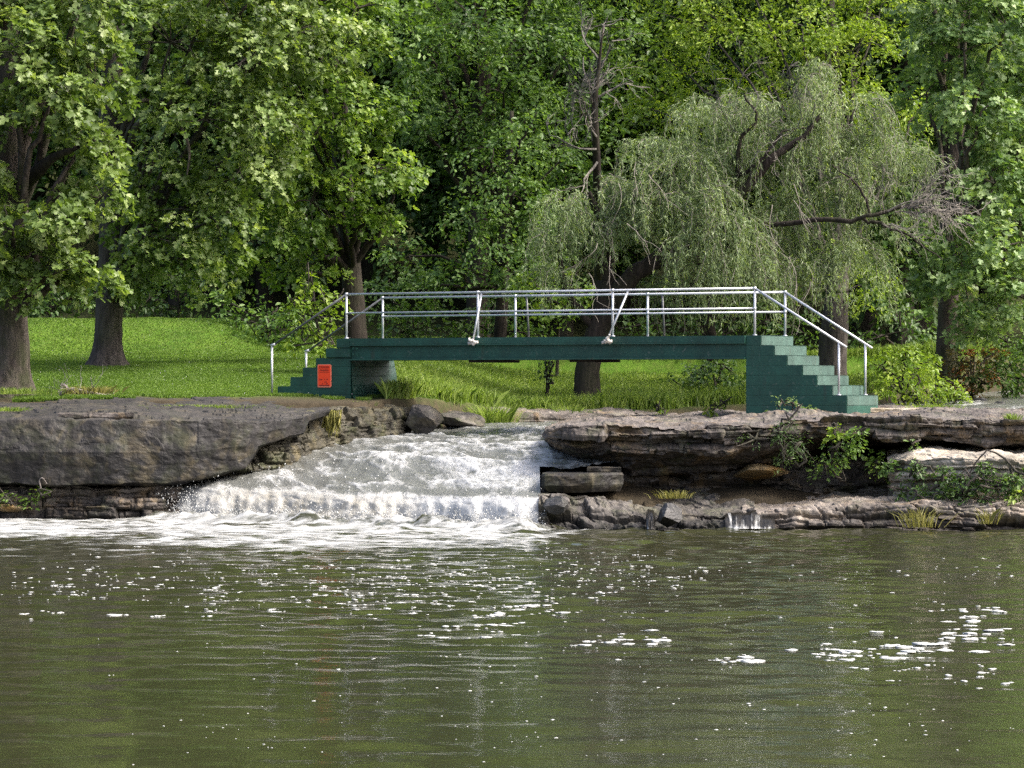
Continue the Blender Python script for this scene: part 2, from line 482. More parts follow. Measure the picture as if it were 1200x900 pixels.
# thickness of foam that the fall spreads over the pool
cx = sstep(-17, -9, X) * (1 - sstep(-0.5, 2.8, X + 0.15 * np.clip(d, 0, 9)))
foam = (1 - 0.70 * sstep(2.0, 12.0, d + 5 * fbm(X * 0.22, Y * 0.16, 0, 31, 3)) - 0.28 * sstep(9, 24, d)) * cx
foam = np.maximum(foam, np.clip(1.15 - np.clip(d, 0, 99) / 3.0, 0, 1) * inx)
drift = 1.1 * np.exp(-((X + 2.2 + 0.8 * vnoise(Y * 0.12, 0, 0, 8)) / 2.8) ** 2) * np.exp(-np.clip(d, 0, 99) / 16.0) * 0.58 * (1 - sstep(9, 21, d))
foam = np.clip(np.maximum(foam, drift), 0, 1)

N = Nodes('pool_water')
P = N.obj_coord()
st = N.obj_coord((0.55, 1.0, 1.0))
a = N.attr('foam')
nz = N.noise(st, 2.6, 7, 0.7, 0.9)
nz2 = N.noise(st, 0.8, 4, 0.6, 0.6)
fz = N.math('ADD', N.math('MULTIPLY', nz, 0.75), N.math('MULTIPLY', nz2, 0.45))
fm = N.math('ADD', N.math('MULTIPLY', N.math('SUBTRACT', fz, 0.60), 4.2), N.math('SUBTRACT', a, 0.46))
mask = N.math('MULTIPLY', N.math('MULTIPLY', fm, 1.7, True), N.ramp(a, [(0.04, 0.0), (0.3, 1.0)]), True)
bump = N.bump(N.noise(N.obj_coord((1, 1.6, 1)), 6.0, 3, 0.5), 0.10, 0.03)
mud = N.ramp(N.noise(P, 0.25, 3), [(0.3, (0.024, 0.026, 0.012)), (0.7, (0.034, 0.036, 0.017))])
wat = N.bsdf(mud, 0.06, 0.5, normal=bump, IOR=1.33)
fb = N.bump(nz, 0.6, 0.05)
fo = N.bsdf(N.ramp(nz, [(0.38, (0.13, 0.135, 0.125)), (0.62, (0.37, 0.38, 0.375))]), 0.7, 0.3, normal=fb)
mx = N.n('MixShader'); N.l(mask, mx.inputs[0]); N.l(wat, mx.inputs[1]); N.l(fo, mx.inputs[2])
M['pool'] = N.done(mx.outputs[0])
tag(obj('pool_water', np.stack([X.ravel(), Y.ravel(), H.ravel()], 1), [F], M['pool'], smooth=True, attrs={'foam': ('POINT', foam.ravel())}), kind='structure')

# ================================================================== stream, rapids and fall
xs = np.concatenate([np.arange(-7.35, 1.9, 0.035), np.arange(1.95, 24, 0.09)])
ds = np.concatenate([np.arange(-0.25, 1.3, 0.022), np.arange(1.32, 18, 0.055), np.arange(18.1, 50, 0.25)])
X, D = np.meshgrid(xs, ds)
fl = fall_line(X)
Y = fl + D
Z = stream_z(X, Y)
curt = np.exp(-((D - 0.28 / lip_scale(X)) / (0.46 / np.sqrt(lip_scale(X)) * (1 + 0.45 * fbm(X * 1.3, 0, 0, 97, 3)))) ** 2)
rap = sstep(0.5, 1.6, D) * (1 - 0.55 * sstep(8, 16, D))
sx = X * 0.94 + D * 0.32
tur = fbm(sx * 1.0, D * 0.75, 0, 61, 5, 0.55)
rid = 1 - np.abs(fbm(sx * 1.6, D * 1.0, 2.0, 62, 4)) * 2.4
Z = Z + rap * (0.10 * tur + 0.05 * np.clip(rid, 0, 1) ** 2 + 0.022 * fbm(sx * 4.2, D * 3.0, 1.0, 67, 4)) + sstep(10, 16, D) * 0.035 * fbm(X * 2, Y * 2, 0, 63, 3)
strand = fbm(X * 7.0, D * 0.4 + Z * 0.3, 0, 64, 4)
lump = fbm(X * 2.4, D * 2.2, Z * 2.0, 65, 4)
Y = Y - curt * (0.07 * strand + 0.05 * fbm(X * 2.3, D * 1.5, 0, 68, 3) + 0.17 * lump)
Z = Z + curt * 0.05 * lump
Z = np.where(D < 0, Z - 0.12 + 0.25 * (D + 0.1), Z)
arc = D + Z * 0.8
white = np.clip(curt * 1.3 + rap * (0.27 + 0.42 * tur + 0.45 * np.clip(rid, 0, 1) ** 3 + 0.35 * sstep(-2.4, -0.6, X) * (1 - sstep(2.0, 4.5, D))), 0, 1.35)
white = np.maximum(white, 0.55 * sstep(0.3, 0.6, fbm(X * 1.1, Y * 0.5, 0, 66, 3) + 0.25 * np.exp(-((X - 13.0) / 5) ** 2)) * (D > 14))
white = np.maximum(white, 0.8 * (1 - sstep(0.35, 0.9, np.abs(D - 6.6 - 0.5 * tur)) ) * sstep(-0.6, 0.3, X) * (1 - sstep(1.5, 2.0, X)))
nx, ny = len(xs), len(ds)
i = np.arange(ny - 1)[:, None] * nx; j = np.arange(nx - 1)[None]
F = np.stack([i + j, i + j + 1, i + nx + j + 1, i + nx + j], -1)
keep = ~((X[:-1, :-1] > 1.9) & (D[:-1, :-1] < 11.5)) & ~((X[:-1, :-1] > 0.52) & (D[:-1, :-1] < 2.5))
by = bank_y(X)
keep &= (Y[:-1, :-1] < by[:-1, :-1] + 0.8) | (X[:-1, :-1] < -3.2)
keep &= ~((X[:-1, :-1] < -3.6) & (Y[:-1, :-1] > 75.0))
F = F[keep].reshape(-1, 4)
def falls_mat(name, base, gain=1.9):
    N = Nodes(name)
    uv = N.n('UVMap', uv_map='flow')
    mp = N.n('Mapping'); mp.inputs['Scale'].default_value = (1.0, 0.36, 1); mp.inputs['Rotation'].default_value = (0, 0, 0.30); N.l(uv.outputs[0], mp.inputs[0])
    a = N.attr('white')
    n1 = N.noise(mp.outputs[0], 3.6, 8, 0.70, 0.9)
    n2 = N.noise(mp.outputs[0], 19.0, 6, 0.75)
    fm = N.math('ADD', N.math('ADD', N.math('MULTIPLY', N.math('SUBTRACT', n1, 0.5), 2.0), N.math('MULTIPLY', N.math('SUBTRACT', n2, 0.5), 0.7)), N.math('SUBTRACT', a, 0.42))
    mask = N.math('MULTIPLY', N.math('ADD', fm, 0.08), gain, True)
    h = N.math('ADD', n1, N.math('MULTIPLY', n2, 0.35))
    bp = N.bump(h, 0.7, 0.05)
    wat = N.bsdf(base, 0.11, 0.5, normal=bp, IOR=1.33)
    tan = N.attr('curtain')
    fc = N.mix(N.math('MULTIPLY', tan, N.ramp(n1, [(0.35, 1.0), (0.65, 0.35)])), (0.39, 0.40, 0.395), (0.28, 0.26, 0.205))
    fc = N.mix(N.ramp(n2, [(0.36, 0.7), (0.52, 0.0)]), fc, (0.20, 0.20, 0.185))
    fo = N.bsdf(fc, 0.6, 0.35, normal=bp)
    mx = N.n('MixShader'); N.l(mask, mx.inputs[0]); N.l(wat, mx.inputs[1]); N.l(fo, mx.inputs[2])
    return N.done(mx.outputs[0])


M['falls'] = falls_mat('falling_water', (0.125, 0.13, 0.12))
M['trickle'] = falls_mat('trickle_water', (0.018, 0.017, 0.015), 1.3)
curtain = curt * (1 - sstep(-2.6, -1.2, X)) * sstep(-6.4, -5.4, X)
tag(obj('stream_water', np.stack([X.ravel(), Y.ravel(), Z.ravel()], 1), [F], M['falls'], smooth=True,
        attrs={'white': ('POINT', white.ravel()), 'curtain': ('POINT', curtain.ravel())},
        uv=np.stack([X.ravel(), arc.ravel()], 1)), kind='structure')


# ---- blobs (used for foam, spray, boulders)
def ico(sub):
    t = (1 + 5 ** 0.5) / 2
    V = np.array([(-1, t, 0), (1, t, 0), (-1, -t, 0), (1, -t, 0), (0, -1, t), (0, 1, t), (0, -1, -t), (0, 1, -t), (t, 0, -1), (t, 0, 1), (-t, 0, -1), (-t, 0, 1)], float)
    V /= np.linalg.norm(V, axis=1, keepdims=True)
    F = np.array([(0, 11, 5), (0, 5, 1), (0, 1, 7), (0, 7, 10), (0, 10, 11), (1, 5, 9), (5, 11, 4), (11, 10, 2), (10, 7, 6), (7, 1, 8), (3, 9, 4), (3, 4, 2), (3, 2, 6), (3, 6, 8), (3, 8, 9), (4, 9, 5), (2, 4, 11), (6, 2, 10), (8, 6, 7), (9, 8, 1)])
    for _ in range(sub):
        mid, VV, NF = {}, list(V), []
        def m(a, b):
            k = (a, b) if a < b else (b, a)
            if k not in mid:
                v = VV[a] + VV[b]; VV.append(v / np.linalg.norm(v)); mid[k] = len(VV) - 1
            return mid[k]
        for a, b, c in F:
            ab, bc, ca = m(a, b), m(b, c), m(c, a)
            NF += [(a, ab, ca), (b, bc, ab), (c, ca, bc), (ab, bc, ca)]
        V, F = np.array(VV), np.array(NF)
    return V, F


ICO = [ico(k) for k in range(5)]


def many_blobs(cen, rad, sub=1, jitter=0.25, seed=0):
    """Many small irregular blobs in one mesh: cen (n,3), rad (n,3)."""
    bV, bF = ICO[sub]
    r = np.random.default_rng(seed)
    n = len(cen)
    s = 1 + jitter * r.normal(size=(n, len(bV), 1))
    V = cen[:, None] + bV[None] * rad[:, None] * s
    F = bF[None] + (np.arange(n) * len(bV))[:, None, None]
    return V.reshape(-1, 3), F.reshape(-1, 3)


M['foam'] = plain_mat('foam_white', (0.38, 0.39, 0.38), 0.75, 0, 0.06, 20, 0.3, 0.3)


def pool_at(px, py):
    Yp = HC * FPX / (py - 450.0)
    return np.array([(px - 600) / FPX * Yp, Yp, 0.0])


cen, rad = [], []
r3 = np.random.default_rng(12)


def foam_patch(px, py, spx, spy, n, rmin, rmax):
    n = int(n * (0.45 if rmax > 0.1 else 0.95))
    ks = 0.55 if rmax > 0.1 else 0.34
    for _ in range(n):
        p = pool_at(px + r3.normal() * spx, np.clip(py + r3.normal() * spy, 622, 905)); 
        if p[1] > fall_line(p[0]) - 0.5: continue
        a = ks * (rmin + (rmax - rmin) * r3.random() ** 1.8)
        big = a > 0.022
        cen.append(p); rad.append((a * (1.0 + 0.8 * r3.random()), a * (1.2 + 0.9 * r3.random()), 0.002 + 0.15 * min(a, 0.07)))
        if big:
            for _k in range(r3.integers(1, 4)):
                q = p + np.array([r3.normal() * a * 1.5, r3.normal() * a * 1.3, 0])
                b = a * (0.3 + 0.4 * r3.random())
                cen.append(q); rad.append((b * 1.3, b * 1.4, 0.002 + 0.14 * b))


for args in [(866, 772, 12, 2.5, 20, .03, .15), (850, 776, 8, 2, 5, .05, .15), (985, 765, 26, 6, 34, .03, .14), (1010, 772, 22, 4, 14, .03, .13), (1060, 758, 30, 8, 44, .03, .15), (1110, 745, 28, 6, 30, .03, .15),
             (1140, 738, 18, 10, 22, .03, .14), (1120, 715, 28, 6, 26, .03, .12), (1155, 720, 16, 5, 14, .03, .11), (1180, 762, 20, 6, 10, .03, .12), (1060, 785, 40, 8, 16, .02, .09), (1150, 795, 35, 8, 12, .02, .1),
             (720, 750, 24, 4, 26, .03, .15), (745, 747, 18, 3, 14, .03, .13), (615, 722, 34, 5, 36, .03, .13), (575, 735, 30, 5, 24, .03, .13), (640, 712, 30, 4, 20, .03, .11), (520, 742, 25, 5, 14, .03, .11), (680, 690, 50, 8, 46, .02, .08),
             (720, 668, 50, 8, 60, .02, .08), (770, 680, 26, 6, 24, .03, .09), (500, 690, 50, 12, 80, .02, .10), (420, 705, 60, 10, 70, .02, .09), (560, 700, 60, 14, 110, .02, .10), (350, 690, 60, 10, 40, .02, .09),
             (260, 708, 40, 8, 30, .02, .10), (140, 722, 20, 3, 5, .06, .12), (70, 690, 40, 6, 46, .02, .09), (180, 680, 90, 10, 90, .02, .08), (330, 670, 150, 12, 190, .02, .08), (500, 665, 120, 12, 190, .02, .08),
             (640, 655, 60, 10, 120, .02, .08), (30, 720, 20, 3, 8, .03, .1), (640, 760, 120, 25, 50, .012, .045), (900, 700, 160, 30, 70, .012, .06), (400, 770, 170, 40, 40, .01, .035),
             (900, 820, 200, 40, 34, .01, .04), (700, 860, 260, 25, 36, .008, .025), (880, 830, 6, 2, 3, .03, .06), (1060, 850, 60, 15, 14, .01, .04), (300, 860, 200, 20, 18, .008, .02), (1100, 670, 80, 10, 34, .02, .08)]:
    foam_patch(*args)  # tiny mid-pool specks: foam, plus sparkle reflections put in as white blobs
cen, rad = np.array(cen), np.array(rad)
cen[:, 2] = H[np.clip(np.searchsorted(pool_y, cen[:, 1]), 0, len(pool_y) - 1), np.clip(np.searchsorted(pool_x, cen[:, 0]), 0, len(pool_x) - 1)]
V_, F_ = many_blobs(cen, rad, 1, 0.16, 4)
tag(obj('foam', V_, [F_], M['foam'], smooth=True), kind='stuff')

# ---- spray thrown up along the foot and the lip of the fall
n = 4200
sx_ = r3.uniform(-7.0, 0.6, n)
kind_ = r3.random(n)
dd = np.where(kind_ < 0.92, r3.normal(0.0, 0.20, n), r3.uniform(0.2, 3.5, n))
sy_ = fall_line(sx_) + dd
sz_ = np.where(kind_ < 0.92, 0.05 + np.abs(r3.normal(0, 0.13, n)), stream_z(sx_, sy_) + 0.05 + np.abs(r3.normal(0, 0.09, n)))
left_spout = (sx_ < -6.1)
sz_ = np.where(left_spout & (kind_ < 0.92), sz_ + r3.random(n) ** 2 * 0.4, sz_)
sr = 0.004 + 0.011 * r3.random(n) ** 2
V_, F_ = many_blobs(np.stack([sx_, sy_, sz_], 1), np.stack([sr, sr, sr * (1 + r3.random(n))], 1), 0, 0.3, 5)
tag(obj('water_spray', V_, [F_], M['foam'], smooth=True), kind='stuff')
# ================================================================== rock ledges
def facet_noise(P, Lx, Lz, seed, warp=0.25):
    """Blocky fracture: every bedding layer is cut into blocks set a little in or out."""
    x, y, z = P[..., 0], P[..., 1], P[..., 2]
    z = z + warp * Lz * 2.5 * fbm(x * 0.5, y * 0.5, z * 0.3, seed, 3)
    lay = np.floor(z / Lz)
    off = _hash(lay.astype(np.int64), 0 * lay.astype(np.int64), 0 * lay.astype(np.int64), seed) * 10
    u = (x + 0.5 * y) / Lx + off + 0.6 * vnoise(x * 1.1, y * 1.1, lay * 3.3, seed + 3)
    blk = np.floor(u)
    val = _hash(blk.astype(np.int64), lay.astype(np.int64), 0 * lay.astype(np.int64), seed + 5) * 2 - 1
    fz = z / Lz - lay; fu = u - blk
    crack = np.minimum(np.minimum(fz, 1 - fz) * Lz, np.minimum(fu, 1 - fu) * Lx)
    layv = _hash(lay.astype(np.int64), 7 + 0 * lay.astype(np.int64), 0 * lay.astype(np.int64), seed + 9) * 2 - 1
    return val, layv, crack


def profile_rock(name, cols, mat, dx=0.035, dv=0.035, rough=0.05, block=0.05, layer=0.04, Lx=0.7, Lz=0.16, crack=0.03, seed=1, parent=None, smooth_cols=True, edge=0.0):
    """A rock face from measured sections. cols: [(px, [(py, Y) ...])], every section from the top back, over the lip, down the face."""
    cols = sorted(cols, key=lambda c: c[0])
    px = np.array([c[0] for c in cols], float)
    S = np.array([[at(c[0], py, Y) for py, Y in c[1]] for c in cols])       # (k, m, 3)
    k, m, _ = S.shape
    length = np.linalg.norm(np.diff(S[:, m // 2], axis=0), axis=1).sum()
    nu = int(length / dx) + 2
    tpar = np.interp(np.linspace(px[0], px[-1], nu), px, np.arange(k))
    i = np.minimum(tpar.astype(int), k - 2); f = tpar - i
    if smooth_cols: f = f * f * (3 - 2 * f) * 0.5 + f * 0.5
    f = f[:, None, None]
    S2 = S[i] * (1 - f) + S[i + 1] * f                                      # (nu, m, 3)
    rows = []
    for a in range(m - 1):
        seg = np.linalg.norm(S2[:, a + 1] - S2[:, a], axis=1).max()
        n = max(2, min(90, int(seg / dv)))
        t = np.linspace(0, 1, n, endpoint=False)[None, :, None]
        rows.append(S2[:, a, None] * (1 - t) + S2[:, a + 1, None] * t)
    rows.append(S2[:, -1:, :])
    P = np.concatenate(rows, 1)                                             # (nu, nv, 3)
    du = np.gradient(P, axis=0); dv_ = np.gradient(P, axis=1)
    Nn = np.cross(dv_, du); Nn /= np.maximum(np.linalg.norm(Nn, axis=2, keepdims=True), 1e-9)
    s = np.sign((Nn * np.array([0, -0.7, 0.7])).sum(2, keepdims=True)); 
    if np.median((Nn * np.array([0, -0.7, 0.7])).sum(2)) < 0: Nn = -Nn
    face = np.clip(-Nn[..., 1] * 1.3, 0, 1)
    val, layv, ck = facet_noise(P, Lx, Lz, seed)
    val2, _, ck2 = facet_noise(P + 3.7, Lx * 0.45, Lz * 0.4, seed + 20)
    disp = rough * fbm(P[..., 0] * 1.1, P[..., 1] * 1.1, P[..., 2] * 1.6, seed + 30, 5) * 1.6
    disp += rough * 0.5 * fbm(P[..., 0] * 6, P[..., 1] * 6, P[..., 2] * 9, seed + 40, 3)
    disp += face * (block * val + layer * layv + block * 0.35 * val2)
    disp -= face * crack * (np.exp(-ck / 0.02) + 0.4 * np.exp(-ck2 / 0.015))
    # plates on the flat top: low steps where layers have broken off
    top = np.clip(Nn[..., 2], 0, 1)
    plate = np.floor(2.2 * fbm(P[..., 0] * 0.55, P[..., 1] * 0.55, 0, seed + 50, 4) * 2) * 0.03
    P = P + Nn * disp[..., None]
    P[..., 2] += top * plate * (rough > 0)
    nu, nv, _ = P.shape
    a = np.arange(nu - 1)[:, None] * nv; b = np.arange(nv - 1)[None]
    F = np.stack([a + b, a + b + 1, a + nv + b + 1, a + nv + b], -1).reshape(-1, 4)
    V = P.reshape(-1, 3)
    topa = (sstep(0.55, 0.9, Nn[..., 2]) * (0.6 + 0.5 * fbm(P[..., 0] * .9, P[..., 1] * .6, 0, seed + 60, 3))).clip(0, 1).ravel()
    # side walls and back so that the rock is a solid
    G = [F]
    cap0 = np.arange(nv)[None, ::-1]; cap1 = (np.arange(nv) + (nu - 1) * nv)[None]
    back = np.stack([np.arange(nu - 1) * nv, (np.arange(nu - 1) + 1) * nv, (np.arange(nu - 1) + 2) * nv - 1, (np.arange(nu - 1) + 1) * nv - 1], 1)
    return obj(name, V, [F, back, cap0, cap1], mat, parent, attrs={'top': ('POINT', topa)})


LEDGE_L = [(-420, [(464, 79), (465, 77.4), (492, 69.6), (494, 69.45), (530, 69.25), (566, 69.35), (569, 69.9), (569, 72.5)]),
           (0, [(462, 79), (465.5, 77.4), (492, 69.6), (495, 69.45), (530, 69.25), (567, 69.35), (569, 69.9), (569, 72.5)]),
           (60, [(462, 79), (465.5, 77.4), (492, 69.5), (494, 69.4), (530, 69.25), (568, 69.35), (570, 69.9), (570, 72.5)]),
           (130, [(462, 79), (466, 77.4), (490, 69.55), (493, 69.45), (530, 69.3), (566, 69.4), (569, 69.9), (569, 72.5)]),
           (190, [(464, 79), (467, 77.2), (489, 69.75), (492, 69.6), (530, 69.5), (566, 69.6), (569, 70.1), (568, 72.5)]),
           (225, [(465, 79), (468, 77.2), (489, 69.95), (493, 69.8), (530, 69.7), (560, 69.85), (564, 70.3), (562, 72.5)]),
           (262, [(466, 79), (468.5, 77.0), (490, 70.2), (493, 70.05), (525, 70.0), (554, 70.1), (558, 70.6), (556, 72.8)]),
           (288, [(467, 79), (469, 77.0), (490, 70.45), (493, 70.3), (522, 70.25), (547, 70.35), (550, 70.9), (548, 73)]),
           (302, [(467, 79), (470, 77.0), (490, 70.6), (493, 70.45), (508, 70.42), (522, 70.5), (524, 71.3), (522, 73)]),
           (330, [(468, 79), (470, 77.0), (489, 71.0), (492, 70.85), (502, 70.82), (513, 70.9), (515, 71.7), (513, 73.5)]),
           (355, [(469, 79), (471, 77), (486, 71.6), (489, 71.45), (498, 71.45), (507, 71.5), (508, 72.3), (506, 74)]),
           (362, [(470, 79), (472, 77), (484, 72.0), (486, 71.9), (489, 71.9), (493, 71.9), (494, 72.6), (493, 74)]),
           (386, [(471, 79), (472.5, 77), (477, 73.2), (479, 73.0), (481, 73.0), (484, 73.1), (486, 73.6), (485, 75)])]
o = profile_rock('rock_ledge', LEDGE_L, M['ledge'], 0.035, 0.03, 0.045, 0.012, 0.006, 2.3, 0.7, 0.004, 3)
tag(o, 'wide dark stone ledge with black water stains left of the waterfall', 'rock ledge')

UNDER_L = [(px, [(562, 73.5), (565, 70.6 + e), (570, 69.72 + e), (580, 69.62 + e), (600, 69.55 + e), (616, 69.4 + e), (630, 69.4 + e)]) for px, e in [(-420, 0), (0, 0.1), (70, 0.2), (140, 0.0), (185, 0.25), (214, 0.6)]]
o = profile_rock('rock_course', UNDER_L, M['shelf'], 0.026, 0.024, 0.07, 0.12, 0.06, 0.6, 0.24, 0.08, 11)
tag(o, 'low broken rock courses in the shadow under the dark left ledge', 'rock')

RECESS = [(262, [(505, 75), (515, 71.3), (540, 70.9), (562, 70.7), (590, 70.7)]),
          (300, [(500, 75.5), (508, 71.5), (528, 71.1), (550, 70.9), (580, 70.8)]),
          (330, [(492, 76), (498, 72.1), (515, 71.6), (538, 71.4), (570, 71.3)]),
          (365, [(478, 77), (486, 73.1), (504, 72.7), (526, 72.5), (555, 72.4)]),
          (395, [(474, 77.5), (478, 74.8), (495, 74.3), (518, 74.0), (545, 73.8)]),
          (430, [(473, 78), (477, 75.6), (494, 75.2), (516, 74.9), (540, 74.7)]),
          (468, [(473, 78.5), (477, 76.4), (492, 76.0), (512, 75.8), (535, 75.6)]),
          (486, [(474, 79), (478, 76.9), (492, 76.6), (510, 76.4), (530, 76.2)])]
o = profile_rock('mossy_rock', RECESS, M['mossy'], 0.026, 0.026, 0.12, 0.14, 0.09, 0.6, 0.22, 0.08, 17)
tag(o, 'mossy stained rock wall below the left bridge pier beside the rapids', 'rock')

LEDGE_R = [(639, [(503, 70.5), (505, 69.2), (508, 67.6), (510, 67.5), (513, 67.6), (515, 68), (516, 69.5)]),
           (652, [(497, 75), (498, 71), (504, 67.1), (509, 67.0), (518, 67.1), (524, 67.8), (523, 70.5)]),
           (672, [(490, 77), (493, 73), (502, 66.85), (510, 66.75), (524, 66.9), (534, 67.9), (532, 71)]),
           (700, [(487, 78), (491, 74), (500, 66.75), (511, 66.65), (526, 66.85), (546, 68.0), (544, 72)]),
           (740, [(485, 79), (489, 74.5), (498, 66.65), (510, 66.55), (532, 66.7), (556, 67.5), (562, 72)]),
           (800, [(483, 79), (487, 75), (497, 66.6), (508, 66.5), (532, 66.65), (554, 67.4), (566, 72)]),
           (860, [(481, 79), (485, 75), (495, 66.5), (506, 66.4), (526, 66.6), (548, 67.5), (566, 72)]),
           (905, [(480, 79), (484, 75), (493, 66.5), (503, 66.4), (522, 66.6), (544, 67.8), (563, 72)]),
           (960, [(479, 79), (482, 75), (492, 66.5), (500, 66.4), (512, 66.7), (518, 67.8), (552, 70)]),
           (1020, [(478, 79), (480, 75), (490, 66.5), (499, 66.4), (511, 66.6), (513, 67.8), (530, 70.2)]),
           (1075, [(477, 79), (479, 75), (488, 66.4), (497, 66.3), (513, 66.5), (515, 67.8), (526, 70)]),
           (1130, [(478, 78), (480, 74), (489, 66.4), (500, 66.3), (520, 66.5), (522, 67.5), (526, 70)]),
           (1185, [(480, 77), (483, 73), (491, 66.3), (503, 66.2), (520, 66.5), (523, 67.6), (526, 70)]),
           (1750, [(482, 77), (485, 73), (492, 66.3), (503, 66.2), (520, 66.5), (523, 67.6), (526, 70)])]
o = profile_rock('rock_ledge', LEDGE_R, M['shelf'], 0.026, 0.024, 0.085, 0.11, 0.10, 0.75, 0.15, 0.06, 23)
tag(o, 'overhanging layered stone ledge right of the waterfall carrying the wide green stair', 'rock ledge')

LOWER_R = [(631, [(576, 69), (578, 66.6), (580, 65.6), (597, 65.3), (616, 65.0), (634, 64.9)]),
           (660, [(570, 70), (576, 67.2), (580, 65.8), (598, 65.3), (618, 64.9), (634, 64.8)]),
           (700, [(566, 71), (574, 67.5), (582, 66.0), (600, 65.3), (619, 64.8), (634, 64.7)]),
           (760, [(562, 72), (570, 68.4), (584, 66.6), (600, 65.4), (619, 64.7), (634, 64.6)]),
           (815, [(560, 72), (568, 68.8), (586, 66.8), (598, 65.3), (618, 64.8), (634, 64.6)]),
           (870, [(558, 72), (566, 69.2), (584, 66.6), (597, 65.3), (619, 64.9), (634, 64.7)]),
           (920, [(556, 72), (563, 69.3), (582, 66.6), (598, 65.1), (616, 64.8), (634, 64.7)]),
           (980, [(555, 72), (560, 69.3), (578, 66.8), (597, 65.0), (615, 64.7), (634, 64.6)]),
           (1040, [(555, 72), (560, 69.3), (576, 67.0), (594, 65.0), (614, 64.7), (634, 64.6)]),
           (1090, [(560, 72), (566, 69), (578, 66.6), (592, 64.8), (615, 64.5), (634, 64.4)]),
           (1150, [(570, 72), (575, 68), (584, 66.0), (592, 64.5), (615, 64.25), (634, 64.2)]),
           (1750, [(570, 72), (575, 68), (584, 66.0), (591, 64.5), (615, 64.25), (634, 64.2)])]
lowl = [c for c in LOWER_R if c[0] <= 870]
lowr = [c for c in LOWER_R if c[0] >= 870]
lowl[-1] = (884, [(py_ + 7 * (k_ < 3), y_ + .05) for k_, (py_, y_) in enumerate(lowl[-1][1])])
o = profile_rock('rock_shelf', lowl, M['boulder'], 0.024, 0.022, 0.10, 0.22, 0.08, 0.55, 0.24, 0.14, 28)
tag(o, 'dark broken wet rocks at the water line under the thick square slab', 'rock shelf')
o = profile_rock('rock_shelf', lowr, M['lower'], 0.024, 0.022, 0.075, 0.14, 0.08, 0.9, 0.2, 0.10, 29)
tag(o, 'sloping tan lower rock shelf at the water line below the overhanging ledge', 'rock shelf')

MID_R = [(1040, [(529, 70), (533, 67.6), (541, 66.4), (552, 66.3), (575, 66.2), (598, 66.2)]),
         (1070, [(521, 70), (525, 67.2), (536, 65.6), (546, 65.5), (570, 65.6), (598, 65.6)]),
         (1130, [(520, 70), (523, 67.2), (538, 65.1), (546, 65.0), (568, 65.1), (598, 65.1)]),
         (1175, [(520, 70), (523, 67.2), (540, 64.9), (547, 64.8), (568, 65.0), (598, 65.0)]),
         (1750, [(520, 70), (523, 67.2), (541, 64.8), (548, 64.8), (568, 65.0), (598, 65.0)])]
o = profile_rock('rock_shelf', MID_R, M['pale_stone'], 0.026, 0.024, 0.07, 0.07, 0.09, 0.9, 0.17, 0.06, 37)
tag(o, 'pale sunlit stone shelf with vines on its face at the right edge', 'rock shelf')

BACKR = [(px, [(536, 73), (540, 68.3), (552, 67.95), (566, 67.7), (590, 67.6)]) for px in (690, 760, 830, 900, 970, 1050, 1120)]
o = profile_rock('rock_wall', BACKR, M['shelf'], 0.028, 0.024, 0.12, 0.16, 0.10, 0.6, 0.15, 0.10, 41)
tag(o, 'dark ochre rock wall in the recess under the overhanging right ledge', 'rock')

FARB = [(px, [(477.5, yb + 1.2), (480, yb + 0.5), (483, yb - 0.7), (484.5, yb - 0.85), (492, yb - 0.95), (502, yb - 0.95)]) for px, yb in
        [(548, 81.3), (600, 82.2), (660, 82.8), (720, 83.2), (800, 84.1), (900, 85.2)]]
o = profile_rock('bank_rock', FARB, M['shelf'], 0.04, 0.03, 0.04, 0.05, 0.04, 1.2, 0.14, 0.04, 47)
tag(o, 'low flat brown rock edging the far grassy bank under the bridge', 'rock')


def boulder(name, label, c, r, mat, seed, flat=7, rough=0.12, group=None, cat='boulder', sub=4, tilt=0.0):
    V, F = ICO[sub]
    V = V.copy()
    q = np.random.default_rng(seed)
    for _ in range(flat * 2):                                   # broken facets
        nrm = q.normal(size=3); nrm /= np.linalg.norm(nrm)
        h = 0.52 + 0.3 * q.random()
        dd = V @ nrm
        V = V - np.clip(dd - h, 0, None)[:, None] * nrm * 0.97
    V = V * (1 + rough * fbm(V[:, 0] * 1.6, V[:, 1] * 1.6, V[:, 2] * 1.6, seed, 5) * 1.5 + 0.35 * rough * fbm(V[:, 0] * 6, V[:, 1] * 6, V[:, 2] * 6, seed + 1, 4))[:, None]
    V = V * np.asarray(r)
    if tilt:
        ca, sa = math.cos(tilt), math.sin(tilt)
        V = np.stack([V[:, 0] * ca + V[:, 2] * sa, V[:, 1], -V[:, 0] * sa + V[:, 2] * ca], 1)
    return tag(obj(name, V + np.asarray(c), [F], mat), label, cat, group)


